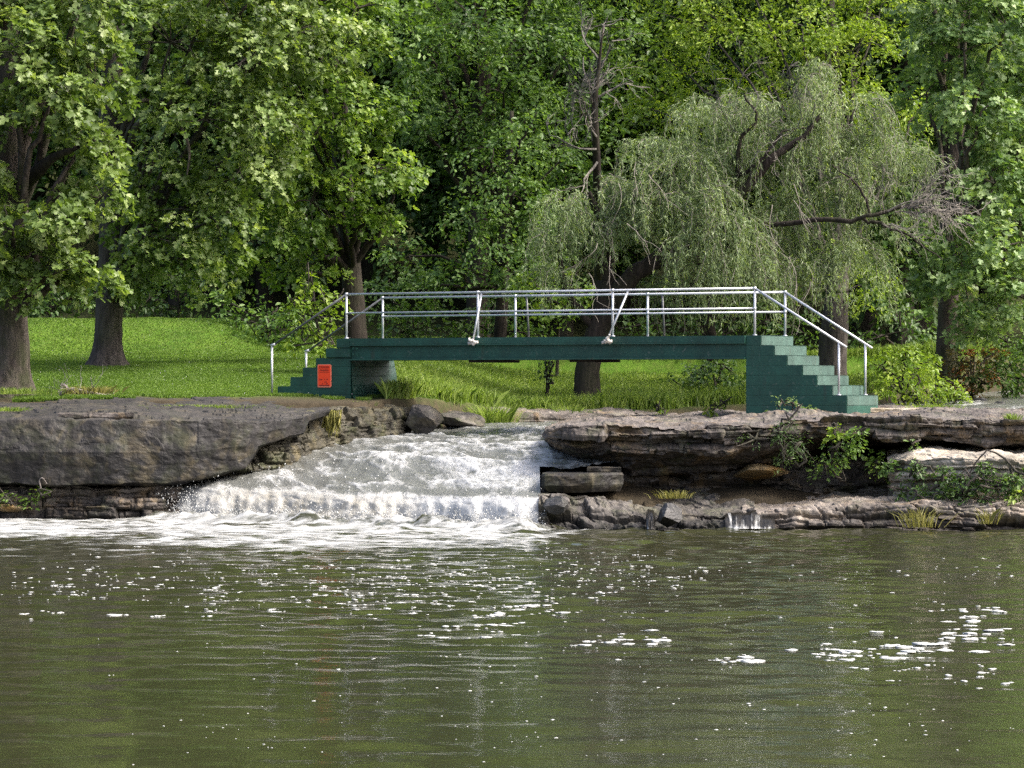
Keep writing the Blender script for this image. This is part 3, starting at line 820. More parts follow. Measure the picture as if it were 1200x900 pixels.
boulder('boulder', 'big rounded dark boulder at the rapids edge beside the left pier', at(494, 497, 76.2), (0.50, 0.62, 0.42), M['boulder'], 5, 6, 0.1, tilt=0.25)
boulder('boulder', 'flat mossy boulder between the rounded boulder and the grass clump', at(538, 494, 78.6), (0.62, 0.5, 0.22), M['boulder'], 9, 7, 0.1)
boulder('stone_slab', 'thin grey stone slab behind the rounded boulder on the stream edge', at(533, 485, 79.6), (0.48, 0.5, 0.10), M['shelf'], 13, 9, 0.06, cat='stone slab')
boulder('boulder', 'small pale boulder wedged under the dark ledge near the falls edge', at(193, 578, 70.2), (0.30, 0.32, 0.15), M['shelf'], 15, 6)
boulder('boulder', 'black wet boulder standing between the two small trickles', at(783, 606, 64.75), (0.30, 0.36, 0.26), M['black_rock'], 21, 9, 0.05)
boulder('boulder', 'dark block at the foot of the fall under the thick slab', at(652, 593, 65.0), (0.34, 0.34, 0.20), M['black_rock'], 27, 10, 0.06)
boulder('boulder', 'ochre boulder lying in the dark recess under the right ledge', at(890, 552, 67.4), (0.62, 0.5, 0.16), M['ochre'], 31, 6, 0.1)
boulder('boulder', 'dark stone at the far right stream bank under reddish leaves', at(1066, 466, 85.5), (0.30, 0.3, 0.14), M['boulder'], 33, 7)
boulder('boulder', 'rounded brown stone under leaves at the left frame edge near the water', at(10, 594, 69.6), (0.42, 0.3, 0.13), M['ochre'], 35, 7)
boulder('boulder', 'pale flat stone on the lower shelf at the foot of the vines', at(1057, 569, 67.4), (0.28, 0.3, 0.08), M['lower'], 39, 9)
boulder('boulder', 'flat wet stone at the water line beside the yellow grass tuft', at(1112, 607, 64.5), (0.30, 0.25, 0.08), M['lower'], 43, 8)
for q_, (px, py, Y_, s_) in enumerate([(1078, 470, 86.5, .16), (1098, 472, 84.5, .13), (1123, 468, 88, .2), (1150, 470, 86, .16), (1172, 473, 84, .14), (1190, 469, 88.5, .2), (1110, 476, 80, .1)]):
    boulder('stream_stone', 'small dark stone breaking the surface of the upstream riffle', at(px, py, Y_), (s_ * 1.5, s_, s_ * 0.6), M['black_rock'], 60 + q_, 6, 0.12, 'stones in the upstream riffle', 'stone', 3)


def slab(name, label, outline, Y, top_py, bot_py, mat, seed, parent=None, bev=0.02):
    """A thick broken slab: outline [(px, dY)] seen in plan, at its real depth."""
    zt, zb = at(0, top_py, Y)[2], at(0, bot_py, Y)[2]
    pts = np.array([((px - 600) / FPX * (Y + dy), Y + dy) for px, dy in outline])
    dense = []
    for a, b in zip(pts, np.roll(pts, -1, 0)):
        n = max(2, int(np.linalg.norm(b - a) / 0.05))
        for t in np.linspace(0, 1, n, endpoint=False): dense.append(a * (1 - t) + b * t)
    dense = np.array(dense)
    cen_ = dense.mean(0)
    nv = 9
    rows = []
    for k, t in enumerate(np.linspace(0, 1, nv)):
        z = zb + (zt - zb) * t
        shrink = 1 - 0.10 * max(0, 0.35 - t) / 0.35 - 0.03 * (t > 0.96)
        pnt = cen_ + (dense - cen_) * shrink
        r_ = 0.03 * fbm(pnt[:, 0] * 3, pnt[:, 1] * 3, z * 6, seed, 4) + 0.012 * vnoise(pnt[:, 0] * 12, pnt[:, 1] * 12, z * 20, seed + 1)
        dirs = (pnt - cen_) / np.maximum(np.linalg.norm(pnt - cen_, axis=1, keepdims=True), 1e-6)
        pnt = pnt + dirs * r_[:, None]
        rows.append(np.column_stack([pnt, np.full(len(pnt), z) + 0.012 * vnoise(pnt[:, 0] * 4, pnt[:, 1] * 4, 0, seed + 2)]))
    V = np.concatenate(rows)
    n = len(dense)
    F = np.array([(k * n + i, k * n + (i + 1) % n, (k + 1) * n + (i + 1) % n, (k + 1) * n + i) for k in range(nv - 1) for i in range(n)])
    Vt = np.concatenate([V, [[*cen_, zt], [*cen_, zb]]])
    Ft = np.array([((nv - 1) * n + i, (nv - 1) * n + (i + 1) % n, len(V)) for i in range(n)] + [((i + 1) % n, i, len(V) + 1) for i in range(n)])
    return tag(obj(name, Vt, [F, Ft], mat), label, 'stone slab')


slab('stone_slab', 'thick square grey slab jutting over the fall from the right ledge', [(634, 0.1), (638, -0.05), (694, -0.05), (706, 0.1), (730, 0.4), (728, 2.2), (640, 1.6)], 65.9, 555, 577, M['ledge'], 71)
boulder('boulder', 'dark rock behind the thick square slab under the overhang tip', at(655, 562, 68.0), (0.42, 0.5, 0.3), M['boulder'], 45, 7)
slab('stone_slab', 'thin flat slab on top of the thick grey slab', [(688, 0.5), (728, 0.45), (729, 2.4), (690, 2.4)], 66.2, 548, 557, M['ledge'], 73)
slab('stone_slab', 'long loose flagstone lying on top of the dark left ledge', [(68, 0.0), (105, -0.03), (108, 0.02), (157, 0.05), (156, 0.75), (70, 0.7)], 69.75, 484, 492, M['shelf'], 75)
slab('stone_slab', 'flat grey flagstone at the foot of the right stair', [(985, 0.0), (1090, 0.3), (1075, 1.7), (1010, 1.8)], 72.4, 478.5, 486, M['pale_stone'], 77)

# ---- two small trickles beside the black boulder
def cascade(px0, px1, py0, py1, Y0, Y1, seed):
    nu_, nv_ = 50, 40
    u, v = np.meshgrid(np.linspace(0, 1, nu_), np.linspace(0, 1, nv_))
    pxs = px0 + (px1 - px0) * u
    pys = py0 + (py1 - py0) * v ** 1.2 + (1 - v) * (5 * (2 * u - 1) ** 2 + 2 * vnoise(u * 5, 0, 0, seed))
    Ys = Y0 + (Y1 - Y0) * np.sqrt(v) - 0.08 * fbm(u * 9, v * 2, 0, seed, 3) - 0.10 * np.sin(np.pi * u) * v
    Xw = (pxs - 600) / FPX * Ys; Zw = HC - (pys - 450) / FPX * Ys
    i = np.arange(nv_ - 1)[:, None] * nu_; j = np.arange(nu_ - 1)[None]
    Fc = np.stack([i + j, i + j + 1, i + nu_ + j + 1, i + nu_ + j], -1)
    Fc = Fc.reshape(-1, 4)
    wh = -0.05 + 0.9 * fbm(u * (px1 - px0) * 0.45, v * 1.1, 0, seed + 1, 3) + 0.7 * v ** 9 + 0.5 * np.exp(-((u - 0.06 - 0.12 * v) / 0.05) ** 2)
    return tag(obj('trickle_water', np.stack([Xw.ravel(), Ys.ravel(), Zw.ravel()], 1), [Fc], M['trickle'], smooth=True,
                   attrs={'white': ('POINT', np.clip(wh, 0, 1).ravel()), 'curtain': ('POINT', 0 * wh.ravel())}, uv=np.stack([Xw.ravel(), -Zw.ravel()], 1)), kind='structure')


cascade(850, 908, 598, 619.5, 65.30, 64.62, 5)
cascade(757, 768, 596, 620, 65.2, 64.5, 6)
# ================================================================== footbridge
TH = math.radians(29.6)
BX = np.array([math.cos(TH), -math.sin(TH), 0.0])       # along the bridge, towards the right stair
BY = np.array([math.sin(TH), math.cos(TH), 0.0])        # across it, away from the pool
O = np.array([4.778, 72.6, 0.0])                        # near corner of the right stair block
L, WID, ZD = 9.53, 1.55, 3.64


def B(V):
    V = np.atleast_2d(np.asarray(V, float))
    return O + V[:, :1] * BX + V[:, 1:2] * BY + np.array([0, 0, 1.0]) * V[:, 2:3]


def along(px, t):
    """Distance along the bridge of the point with offset t across it that the photo shows at column px."""
    k = (px - 600) / FPX
    q = O + t * BY
    return (k * q[1] - q[0]) / (BX[0] - k * BX[1])


bridge = thing('footbridge', 'dark green footbridge with stepped ends and pipe railings over the rapids', 'footbridge', (0.9, 75.1, 1.9))


def prism(poly, y0, y1, name, mat, parent, wob=0.0):
    """Extrude an (along, z) outline across the bridge."""
    P = np.array(poly, float)
    n = len(P)
    V = np.concatenate([np.column_stack([P[:, 0], np.full(n, y0), P[:, 1]]), np.column_stack([P[:, 0], np.full(n, y1), P[:, 1]])])
    me_V = B(V)
    F4 = np.array([(i, (i + 1) % n, n + (i + 1) % n, n + i) for i in range(n)])
    o = obj(name, me_V, [F4, np.arange(n)[None, ::-1], (np.arange(n) + n)[None]], mat, parent)
    import bmesh
    bm = bmesh.new(); bm.from_mesh(o.data); bmesh.ops.recalc_face_normals(bm, faces=bm.faces)
    bmesh.ops.bevel(bm, geom=list(bm.edges), offset=0.012, segments=2, affect='EDGES', clamp_overlap=True)
    bm.to_mesh(o.data); bm.free()
    return o


RISE = 0.204
# right stair: the front corners of its seven risers, read from the photo
rx = [along(p, 0) for p in (891.7, 907.5, 922.5, 940.5, 957.5, 975.0, 992.5)]
poly = [(0.0, 1.7)]
for k in range(7):
    pass
poly = [(0.0, 1.75), (0.0, ZD - 0.004)]
for k, s_ in enumerate(rx):
    poly += [(s_, ZD - 0.004 - k * RISE), (s_, ZD - 0.004 - (k + 1) * RISE)]
poly[-1] = (rx[-1], 1.75)
rs = prism(poly[::-1], 0.0, WID, 'stair', M['paint'], bridge)
rs['label'] = 'wider right stair with seven green block steps'
tr = Geo()
for k, s_ in enumerate(rx):                                # worn, chalky tread edges
    s0 = 0.02 if k == 0 else rx[k - 1] + 0.004
    tr.box((s0, 0.012, ZD - k * RISE - 0.0015), (s_ - 0.006, WID - 0.012, ZD - k * RISE + 0.004), B)
tr.build('treads', M['paint_tread'], rs)
fr = Geo()
for k, s_ in enumerate(rx):
    fr.box((s_ + 0.003, 0.015, ZD - (k + 1) * RISE + 0.012), (s_ + 0.006, WID - 0.015, ZD - k * RISE - 0.01), B)
fr.build('riser_face', M['paint_tread'], rs)

# left stair
lx = [along(p, 0) for p in (395, 382.5, 370, 354.5, 340, 325, 314)]
e0 = along(411, 0)
lt = [ZD, ZD - .21, ZD - .425, ZD - .63, ZD - .835, ZD - 1.04, ZD - 1.235]
poly = [(e0, 1.75)]
poly.append((e0, ZD - .425)); poly.append((lx[1] + 0.02, ZD - .425))
poly = [(e0, 1.75), (e0, lt[2])]
for k in range(2, 7):
    poly += [(lx[k], lt[k]), (lx[k], lt[k + 1] if k < 6 else 1.75)]
ls = prism(poly, 0.0, WID, 'stair', M['paint'], bridge)
ls['label'] = 'left stair in shade carrying the orange notice'
# two cap courses that reach over the pier
prism([(along(382.5, 0), lt[2] + 0.003), (along(382.5, 0), lt[1]), (along(411.5, 0), lt[1]), (along(411.5, 0), lt[2] + 0.003)], -0.03, WID, 'cap_course', M['paint'], bridge)
prism([(along(395, 0), lt[1] + 0.003), (along(395, 0), lt[0] - 0.004), (along(411.0, 0), lt[0] - 0.004), (along(411.0, 0), lt[1] + 0.003)], -0.035, WID, 'cap_course', M['paint'], bridge)

# left pier: its end face bulges towards the stream
nz_, nt_ = 40, 30
zz, tt = np.meshgrid(np.linspace(1.7, 3.22, nz_), np.linspace(0, WID + 0.02, nt_), indexing='ij')
bul = 0.10 * np.sin(np.clip((zz - 1.75) / 1.4, 0, 1) * math.pi) * (0.25 + 0.75 * (tt / WID) ** 1.5) + 0.12 * (tt / WID) ** 2 + 0.02 * fbm(tt * 4, zz * 4, 0, 5, 4)
Vf = np.stack([e0 + 0.012 + bul, tt, zz], -1)
Vb = Vf.copy(); Vb[..., 0] = e0 - 0.4
Vp = np.concatenate([Vf.reshape(-1, 3), Vb.reshape(-1, 3)])
n_ = nz_ * nt_
i = np.arange(nz_ - 1)[:, None] * nt_; j = np.arange(nt_ - 1)[None]
Fp = np.stack([i + j, i + j + 1, i + nt_ + j + 1, i + nt_ + j], -1).reshape(-1, 4)
rows_ = np.arange(nz_ - 1) * nt_
cl = lambda c: np.stack([rows_ + c, rows_ + nt_ + c, rows_ + nt_ + c + n_, rows_ + c + n_], 1)
tp = (nz_ - 1) * nt_ + np.arange(nt_ - 1)
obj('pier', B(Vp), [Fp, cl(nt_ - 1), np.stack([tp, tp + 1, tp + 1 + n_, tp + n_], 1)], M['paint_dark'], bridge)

# deck slab and the two steel beams
xl, xr = along(410, 0), -0.003
Geo().box((xl + 0.03, -0.05, ZD - 0.13), (xr, WID - 0.05, ZD), B).build('deck', M['paint_steel'], bridge)


def ibeam(y, name):
    g = Geo()
    zt_, zb_ = ZD - 0.133, ZD - 0.475
    g.box((xl + 0.03, y - 0.09, zb_), (xr, y + 0.09, zb_ + 0.03), B)
    g.box((xl + 0.034, y - 0.012, zb_ + 0.031), (xr - 0.004, y + 0.012, zt_ - 0.031), B)
    g.box((xl + 0.03, y - 0.09, zt_ - 0.03), (xr, y + 0.09, zt_), B)
    return g.build(name, M['paint_steel'], bridge)


ibeam(0.03, 'beam'); ibeam(WID - 0.22, 'beam')
for p_ in (572, 690):
    s_ = along(p_, 0.4)
    Geo().box((s_ - 0.30, 0.10, ZD - 0.53), (s_ + 0.30, WID - 0.3, ZD - 0.478), B).build('cross_beam', M['dark_bark'], bridge)
for a in range(2):
    for b in range(2):
        Geo().box((xl + 0.10 + a * 0.09, -0.068, ZD - 0.24 - b * 0.12), (xl + 0.14 + a * 0.09, -0.058, ZD - 0.20 - b * 0.12), B).build('bolt', M['paint_steel'], bridge)

# railings
ZT, ZM = 0.965, 0.555


def railing(t, drop, px_posts, label, right_end, left_end):
    g = Geo()
    s0, s1 = along(px_posts[0], t), along(px_posts[-1], t)
    zt_, zm_ = ZD + ZT - drop, ZD + ZM - drop
    g.tube(B([(s0, t, zt_), (s1, t, zt_)]), 0.024, 10)
    g.tube(B([(s0, t, zm_), (s1, t, zm_)]), 0.020, 10)
    rail = g.build('railing', M['galv'], bridge, True)
    rail['label'] = label
    for p_ in px_posts:
        s_ = along(p_, t)
        h = Geo().tube(B([(s_, t, ZD - 0.02), (s_, t, zt_ + 0.012)]), 0.025, 10)
        h.tube(B([(s_, t, ZD), (s_, t, ZD + 0.02)]), 0.05, 10)
        h.tube(B([(s_, t, zt_ - 0.03), (s_, t, zt_ + 0.032)]), 0.032, 10)
        h.tube(B([(s_, t, zm_ - 0.03), (s_, t, zm_ + 0.03)]), 0.031, 10)
        h.build('post', M['galv'], rail, True)
    # sloping hand rail and newel post down each stair
    pe, ze, pn, zn = right_end
    sa, sb = along(pe, t), along(pn, t)
    h = Geo().tube(B([(s1, t, zt_), (sa, t, ze)]), 0.024, 10)
    h.build('handrail', M['galv'], rail, True)
    zr = zt_ + (ze - zt_) * (sb - s1) / (sa - s1)
    Geo().tube(B([(sb, t, zn), (sb, t, zr)]), 0.024, 10).tube(B([(sb, t, zn), (sb, t, zn + .02)]), 0.05, 10).build('post', M['galv'], rail, True)
    pe, ze, zn = left_end
    sa = along(pe, t)
    h = Geo().tube(B([(s0, t, zt_), (sa, t, ze)]), 0.023, 10)
    h.build('handrail', M['galv_shaded'], rail, True)
    Geo().tube(B([(sa - .03, t, zn), (sa - .03, t, ze + .005)]), 0.024, 10).tube(B([(sa - .055, t, ze), (sa + 0.06, t, ze + .03)]), 0.03, 10).build('post', M['galv'], rail, True)
    return rail


TF, TB_ = 0.06, 1.40


def zat(px, py, t):
    q = B([(along(px, t), t, 0)])[0]
    return HC - (py - 450) / FPX * q[1]


front = railing(TF, 0.0, [406, 560, 718, 884.5], 'near pipe railing with two leaning braces', (992, zat(992, 407, TF), 983, ZD - 6 * RISE + .004), (320, zat(320, 405, TF), lt[6] - .02))
back = railing(TB_, 0.05, [448.5, 604, 759, 920], 'far pipe railing on the woods side', (1022, zat(1022, 408, TB_), 1014, ZD - 6 * RISE + .004), (360, zat(360, 412, TB_), lt[4]))


def brace(px_top, px_bot, py_bot, t_rail, t_out, drop, rail, mat):
    s_ = along(px_top, t_rail)
    sb = along(px_bot, t_out)
    zt_ = ZD + ZT - drop
    zb_ = ZD - 0.10
    Geo().tube(B([(s_, t_rail, zt_ - 0.02), (sb, t_out, zb_)]), 0.022, 10).build('brace', mat, rail, True)
    g = Geo()
    q = np.random.default_rng(int(px_top))
    g.tube(B([(sb - 0.11, t_out, zb_ - 0.03), (sb + 0.12, t_out, zb_ + 0.0)]), 0.032, 8)
    g.tube(B([(sb, t_out - 0.02, zb_), (sb, t_rail, zb_ + 0.0)]), 0.024, 8)
    for _ in range(7):
        a = np.array([(sb + q.normal() * 0.07, t_out + q.normal() * 0.03, zb_ + q.normal() * 0.035)])
        g.tube(B(np.vstack([a, a + q.normal(size=(1, 3)) * 0.05])), 0.022, 6)
    g.build('clamp', M['clamp'], rail, True)


brace(564.5, 554, 397, TF, -0.22, 0.0, front, M['galv'])
brace(736, 711, 402, TF, -0.22, 0.0, front, M['galv'])
brace(617, 620, 392, TB_, TB_ + 0.28, 0.05, back, M['galv_shaded'])
brace(776, 779, 392, TB_, TB_ + 0.28, 0.05, back, M['galv_shaded'])

# ---- orange notice on the left stair: plate, border, a heading and lines of small print
s0, s1 = along(372.2, -0.01), along(388.3, -0.01)
zt_, zb_ = zat(380, 427, -0.01), zat(380, 454, -0.01)
sgn = thing('warning_sign', 'small bright orange-red notice on the face of the left stair', 'sign', B([((s0 + s1) / 2, -0.014, zb_)])[0])


def rrect(x0, x1, z0, z1, r, y, n=6):
    P = []
    for cx_, cz_, a0 in ((x1 - r, z1 - r, 0), (x0 + r, z1 - r, 90), (x0 + r, z0 + r, 180), (x1 - r, z0 + r, 270)):
        for k in range(n + 1):
            a = math.radians(a0 + 90 * k / n)
            P.append((cx_ + r * math.cos(a), y, cz_ + r * math.sin(a)))
    return np.array(P)


def plate(x0, x1, z0, z1, r, y0, y1, name, mat):
    A, Bk = rrect(x0, x1, z0, z1, r, y0), rrect(x0, x1, z0, z1, r, y1)
    n = len(A)
    return obj(name, B(np.vstack([A, Bk])), [np.array([(i, (i + 1) % n, n + (i + 1) % n, n + i) for i in range(n)]), np.arange(n)[None, ::-1], (np.arange(n) + n)[None]], mat, sgn)


plate(s0, s1, zb_, zt_, 0.035, -0.016, -0.006, 'border', M['sign_border'])
plate(s0 + .022, s1 - .022, zb_ + .03, zt_ - .02, 0.02, -0.020, -0.0155, 'panel', M['sign_red'])


def lettering(body, size, sx, z, name):
    cu = bpy.data.curves.new(name, 'FONT')
    cu.body = body; cu.size = size; cu.align_x = 'CENTER'; cu.align_y = 'CENTER'; cu.extrude = 0.0015
    tmp = bpy.data.objects.new('lettering', cu)
    C.objects.link(tmp)
    bpy.context.view_layer.update()
    me = bpy.data.meshes.new_from_object(tmp.evaluated_get(bpy.context.evaluated_depsgraph_get()))
    bpy.data.objects.remove(tmp)
    me.materials.clear(); me.materials.append(M['sign_ink'])
    o = link(name, me, sgn)
    p = B([((s0 + s1) / 2, -0.0225, z)])[0] - np.array(sgn.location)
    o.location = p
    o.rotation_euler = (math.pi / 2, 0, -TH)
    o.scale = (sx, 1, 1)
    return o


lettering('DANGER', 0.075, 0.85, zt_ - 0.062, 'heading')
g = Geo()
wS = s1 - s0
q = np.random.default_rng(2)
for z_, h_, a, b in [(zt_ - .118, .011, .2, .8), (zt_ - .137, .009, .16, .84), (zb_ + .047, .022, .14, .88)]:
    g.box((s0 + a * wS, -0.0235, z_ - h_ / 2), (s0 + b * wS, -0.0205, z_ + h_ / 2), B)
g.box((s0 + .1 * wS, -0.0235, zt_ - .172), (s1 - .1 * wS, -0.0205, zt_ - .165), B)
for row, z_ in enumerate((zb_ + .175, zb_ + .12, zb_ + .085)):
    x = s0 + .17 * wS
    while x < s1 - .25 * wS:
        w_ = 0.012 + 0.03 * q.random()
        if q.random() < 0.62:
            g.box((x, -0.0235, z_ - .012), (x + w_, -0.0205, z_ + .012), B)
        x += w_ + 0.012
g.build('small_print', M['sign_ink'], sgn)
# ================================================================== foliage
# leaf outlines in their own plane: x across, y from stalk to tip, z fold
LEAF = {
    'lobed': (np.array([(0, .08, 0), (.36, -.06, .02), (.62, .40, .10), (.24, .42, .02), (.36, .86, .07), (0, 1.05, -.04), (-.36, .86, .07), (-.24, .42, .02), (-.62, .40, .10), (-.36, -.06, .02)]), [list(range(10))]),
    'oval': (np.array([(0, 0, 0), (.27, .35, .06), (.18, .75, .04), (0, 1.0, -.03), (-.18, .75, .04), (-.27, .35, .06)]), [[0, 1, 2, 3], [0, 3, 4, 5]]),
    'kite': (np.array([(0, 0, 0), (.33, .45, .08), (0, 1.0, 0), (-.33, .45, .08)]), [[0, 1, 2], [0, 2, 3]]),
    'narrow': (np.array([(0, 0, 0), (.085, .4, .01), (0, 1.0, 0), (-.085, .4, .01)]), [[0, 1, 2, 3]]),
}


def unit(a):
    return a / np.maximum(np.linalg.norm(a, axis=-1, keepdims=True), 1e-9)


def place_leaves(P, nrm, tipdir, size, shape):
    """Leaves at P, facing nrm, tips pointing along tipdir."""
    T, polys = LEAF[shape]
    nrm = unit(nrm)
    y = unit(tipdir - (tipdir * nrm).sum(-1, keepdims=True) * nrm)
    x = np.cross(y, nrm)
    n, k = len(P), len(T)
    V = P[:, None] + size[:, None, None] * (T[None, :, :1] * x[:, None] + T[None, :, 1:2] * y[:, None] + T[None, :, 2:3] * nrm[:, None])
    base = (np.arange(n) * k)[:, None]
    Fs = [base + np.array(p)[None] for p in polys]
    return V.reshape(-1, 3), Fs


def sprays(cen, out, n_per, R, size, shape, r, up=0.75, outw=0.55, rnd=0.55, flat=0.22, droop=0.25):
    """Leaf sprays: around each centre a tilted, drooping disc of leaves; a leaf's tint varies by spray and by leaf."""
    ns = len(cen)
    Ns = unit(UP * 0.75 + out * 0.7 + r.normal(size=(ns, 3)) * 0.35)
    A = unit(np.cross(Ns, r.normal(size=(ns, 3)))); Bv = np.cross(Ns, A)
    Rs = R * (0.65 + 0.7 * r.random(ns))
    idx = np.repeat(np.arange(ns), n_per)
    n = len(idx)
    rho = np.sqrt(r.random(n)) * Rs[idx]; th = r.random(n) * 2 * np.pi
    dirv = np.cos(th)[:, None] * A[idx] + np.sin(th)[:, None] * Bv[idx]
    P = cen[idx] + rho[:, None] * dirv + Ns[idx] * (r.normal(size=n) * flat * Rs[idx])[:, None]
    P[:, 2] -= droop * rho ** 2 / R
    nrm = UP * up + out[idx] * outw + r.normal(size=(n, 3)) * rnd
    tip = dirv + np.array([0, 0, -0.55]) + out[idx] * 0.3 + r.normal(size=(n, 3)) * 0.35
    sz = size * (0.5 + 0.95 * r.random(n) ** 1.3)
    V, Fs = place_leaves(P, nrm, tip, sz, shape)
    tint = np.clip(0.45 + 0.20 * r.normal(size=ns)[idx] + 0.17 * r.normal(size=n) + 0.12 * (rho / Rs[idx] - 0.5), 0, 1)
    return V, Fs, np.tile(tint, len(Fs)), len(V)


def crown_points(ells, dens, r, inner=0.5):
    """Spray centres and outward directions on the lobes (world centre, radii) of a crown."""
    Cs, Os, owner = [], [], []
    for k, (c, rad) in enumerate(ells):
        rad = np.asarray(rad, float)
        out_ = (450 - (np.asarray(c)[2] - HC) / np.asarray(c)[1] * FPX < -60) and np.asarray(c)[1] > 60
        n = max(4, int(dens * (0.22 if out_ else 1.0) * (rad[0] * rad[1] + rad[1] * rad[2] + rad[0] * rad[2]) * 4))
        dv = unit(r.normal(size=(n, 3)))
        t = inner + (1.05 - inner) * r.random(n) ** 0.6
        t *= 1 + 0.36 * vnoise(dv[:, 0] * 2 + k * 3.1, dv[:, 1] * 2, dv[:, 2] * 2, k)
        p = np.asarray(c) + dv * rad * t[:, None]
        Cs.append(p); Os.append(dv); owner.append(np.full(n, k))
    return np.concatenate(Cs), np.concatenate(Os), np.concatenate(owner)


def wood(g, trunk, tr, ells, cen, own, r, limb=0.09, twig=0.012, twigs=0.35, from_t=(0.35, 0.98)):
    """Trunk, limbs to every lobe and thin twigs to some of the sprays."""
    T = curve(np.column_stack([trunk, tr]), 26)
    g.tube(T[:, :3], T[:, 3], 12, True, 0.18, int(r.integers(1e4)))
    for k, (c, rad) in enumerate(ells):
        c = np.asarray(c, float)
        h = np.clip((c[2] - T[0, 2]) / max(T[-1, 2] - T[0, 2], 0.1) - 0.22, from_t[0], from_t[1])
        s = T[int(h * 25)]
        mid = (s[:3] + c) / 2 + np.array([0, 0, 0.10 * np.linalg.norm(c - s[:3])]) + r.normal(size=3) * 0.15
        pts = curve([s[:3], mid, c], 9)
        pts[1:-1] += r.normal(size=(7, 3)) * 0.05
        g.tube(pts, np.linspace(min(limb, s[3] * 0.7), 0.025, 9), 6, False)
        mine = np.nonzero(own == k)[0]
        for q in mine[r.random(len(mine)) < twigs]:
            m2 = (c + cen[q]) / 2 + np.array([0, 0, 0.12]) + r.normal(size=3) * 0.12
            g.tube(curve([c, m2, cen[q]], 5), np.linspace(0.02, twig * 0.5, 5), 4, False)


def tree(name, label, base, trunk, tr, ells, leaf, bark, seed, dens=1.0, n_per=40, R=0.5, size=0.17, shape='lobed', group=None, cat='tree', inner=0.5, limb=0.09, twigs=0.35, flat=0.22, droop=0.25, rnd=0.55, from_t=(0.35, 0.98)):
    r = np.random.default_rng(seed)
    root = thing(name, label, cat, base, group)
    cen, out, own = crown_points(ells, dens, r, inner)
    g = Geo()
    wood(g, np.array(trunk), tr, ells, cen, own, r, limb, twigs=twigs, from_t=from_t)
    g.build('trunk', M[bark], root, True)
    V, Fs, tint, _ = sprays(cen, out, n_per, R, size, shape, r, flat=flat, droop=droop, rnd=rnd)
    obj('crown', V, Fs, M[leaf], root, attrs={'tint': ('FACE', tint)})
    return root


def E(*rows):
    return [(at(px, py, Y), (rx, ry, rz)) for px, py, Y, rx, ry, rz in rows]


def gpt(px, Y):
    X = (px - 600) / FPX * Y
    return np.array([X, Y, float(land_z(X, Y))])


# ---- left sycamore, nearest to the pool
b = gpt(8, 78.0)
tree('sycamore_tree', 'sycamore with thick flaking trunk and big pale leaves at the left frame edge', b,
     [b + [0, 0, -.3], at(11, 440, 78), at(14, 400, 78), at(10, 330, 78), at(14, 250, 78), at(12, 190, 78), at(10, 90, 78), at(0, -60, 78), at(-10, -200, 78)],
     [.95, .50, .40, .36, .36, .40, .30, .2, .1],
     E((55, 325, 76.6, 1.1, 1.0, .65), (105, 322, 77, .55, .7, .4), (-40, 300, 77, 1.4, 1.2, .8), (70, 262, 76.2, 1.0, .9, .5), (15, 268, 75.8, .9, .8, .5), (118, 232, 76.6, .8, .9, .55), (60, 120, 75.8, 1.2, 1.0, .8),
       (112, 90, 76.6, 1.0, 1.0, .75), (20, 60, 75.6, 1.2, 1.0, .8), (90, 20, 76.6, 1.2, 1.2, .8), (-50, 110, 76.5, 1.4, 1.2, .9), (-60, 200, 76.5, 1.2, 1.0, .8), (110, 165, 77, .8, .8, .5), (20, -40, 77, 1.8, 1.6, 1.1), (120, -60, 77.5, 1.6, 1.6, 1.1),
       (-80, -60, 78, 2.2, 2.0, 1.4), (40, -170, 78, 2.4, 2.2, 1.5), (-70, -260, 78.5, 2.4, 2.2, 1.6), (40, -320, 78.5, 1.8, 1.8, 1.5)),
     'syc_leaf', 'syc_bark', 101, dens=2.0, n_per=36, R=0.32, size=0.145, limb=0.13, twigs=.3)

# a bare fork low in the sycamore
g = Geo()
root = [o for o in C.objects if o.name == 'sycamore_tree'][0]
g.tube(curve([at(20, 222, 77.8), at(45, 200, 77), at(62, 185, 76.6), at(92, 172, 76.2)], 10), np.linspace(.2, .05, 10), 8, False)
g.tube(curve([at(14, 215, 77.8), at(0, 200, 77.2), at(-20, 190, 77)], 8), np.linspace(.2, .08, 8), 8, False)
g.tube(curve([at(46, 200, 77), at(47, 170, 76.8), at(50, 130, 76.8)], 8), np.linspace(.08, .03, 8), 6, False)
g.build('limb', M['dark_bark'], root, True)

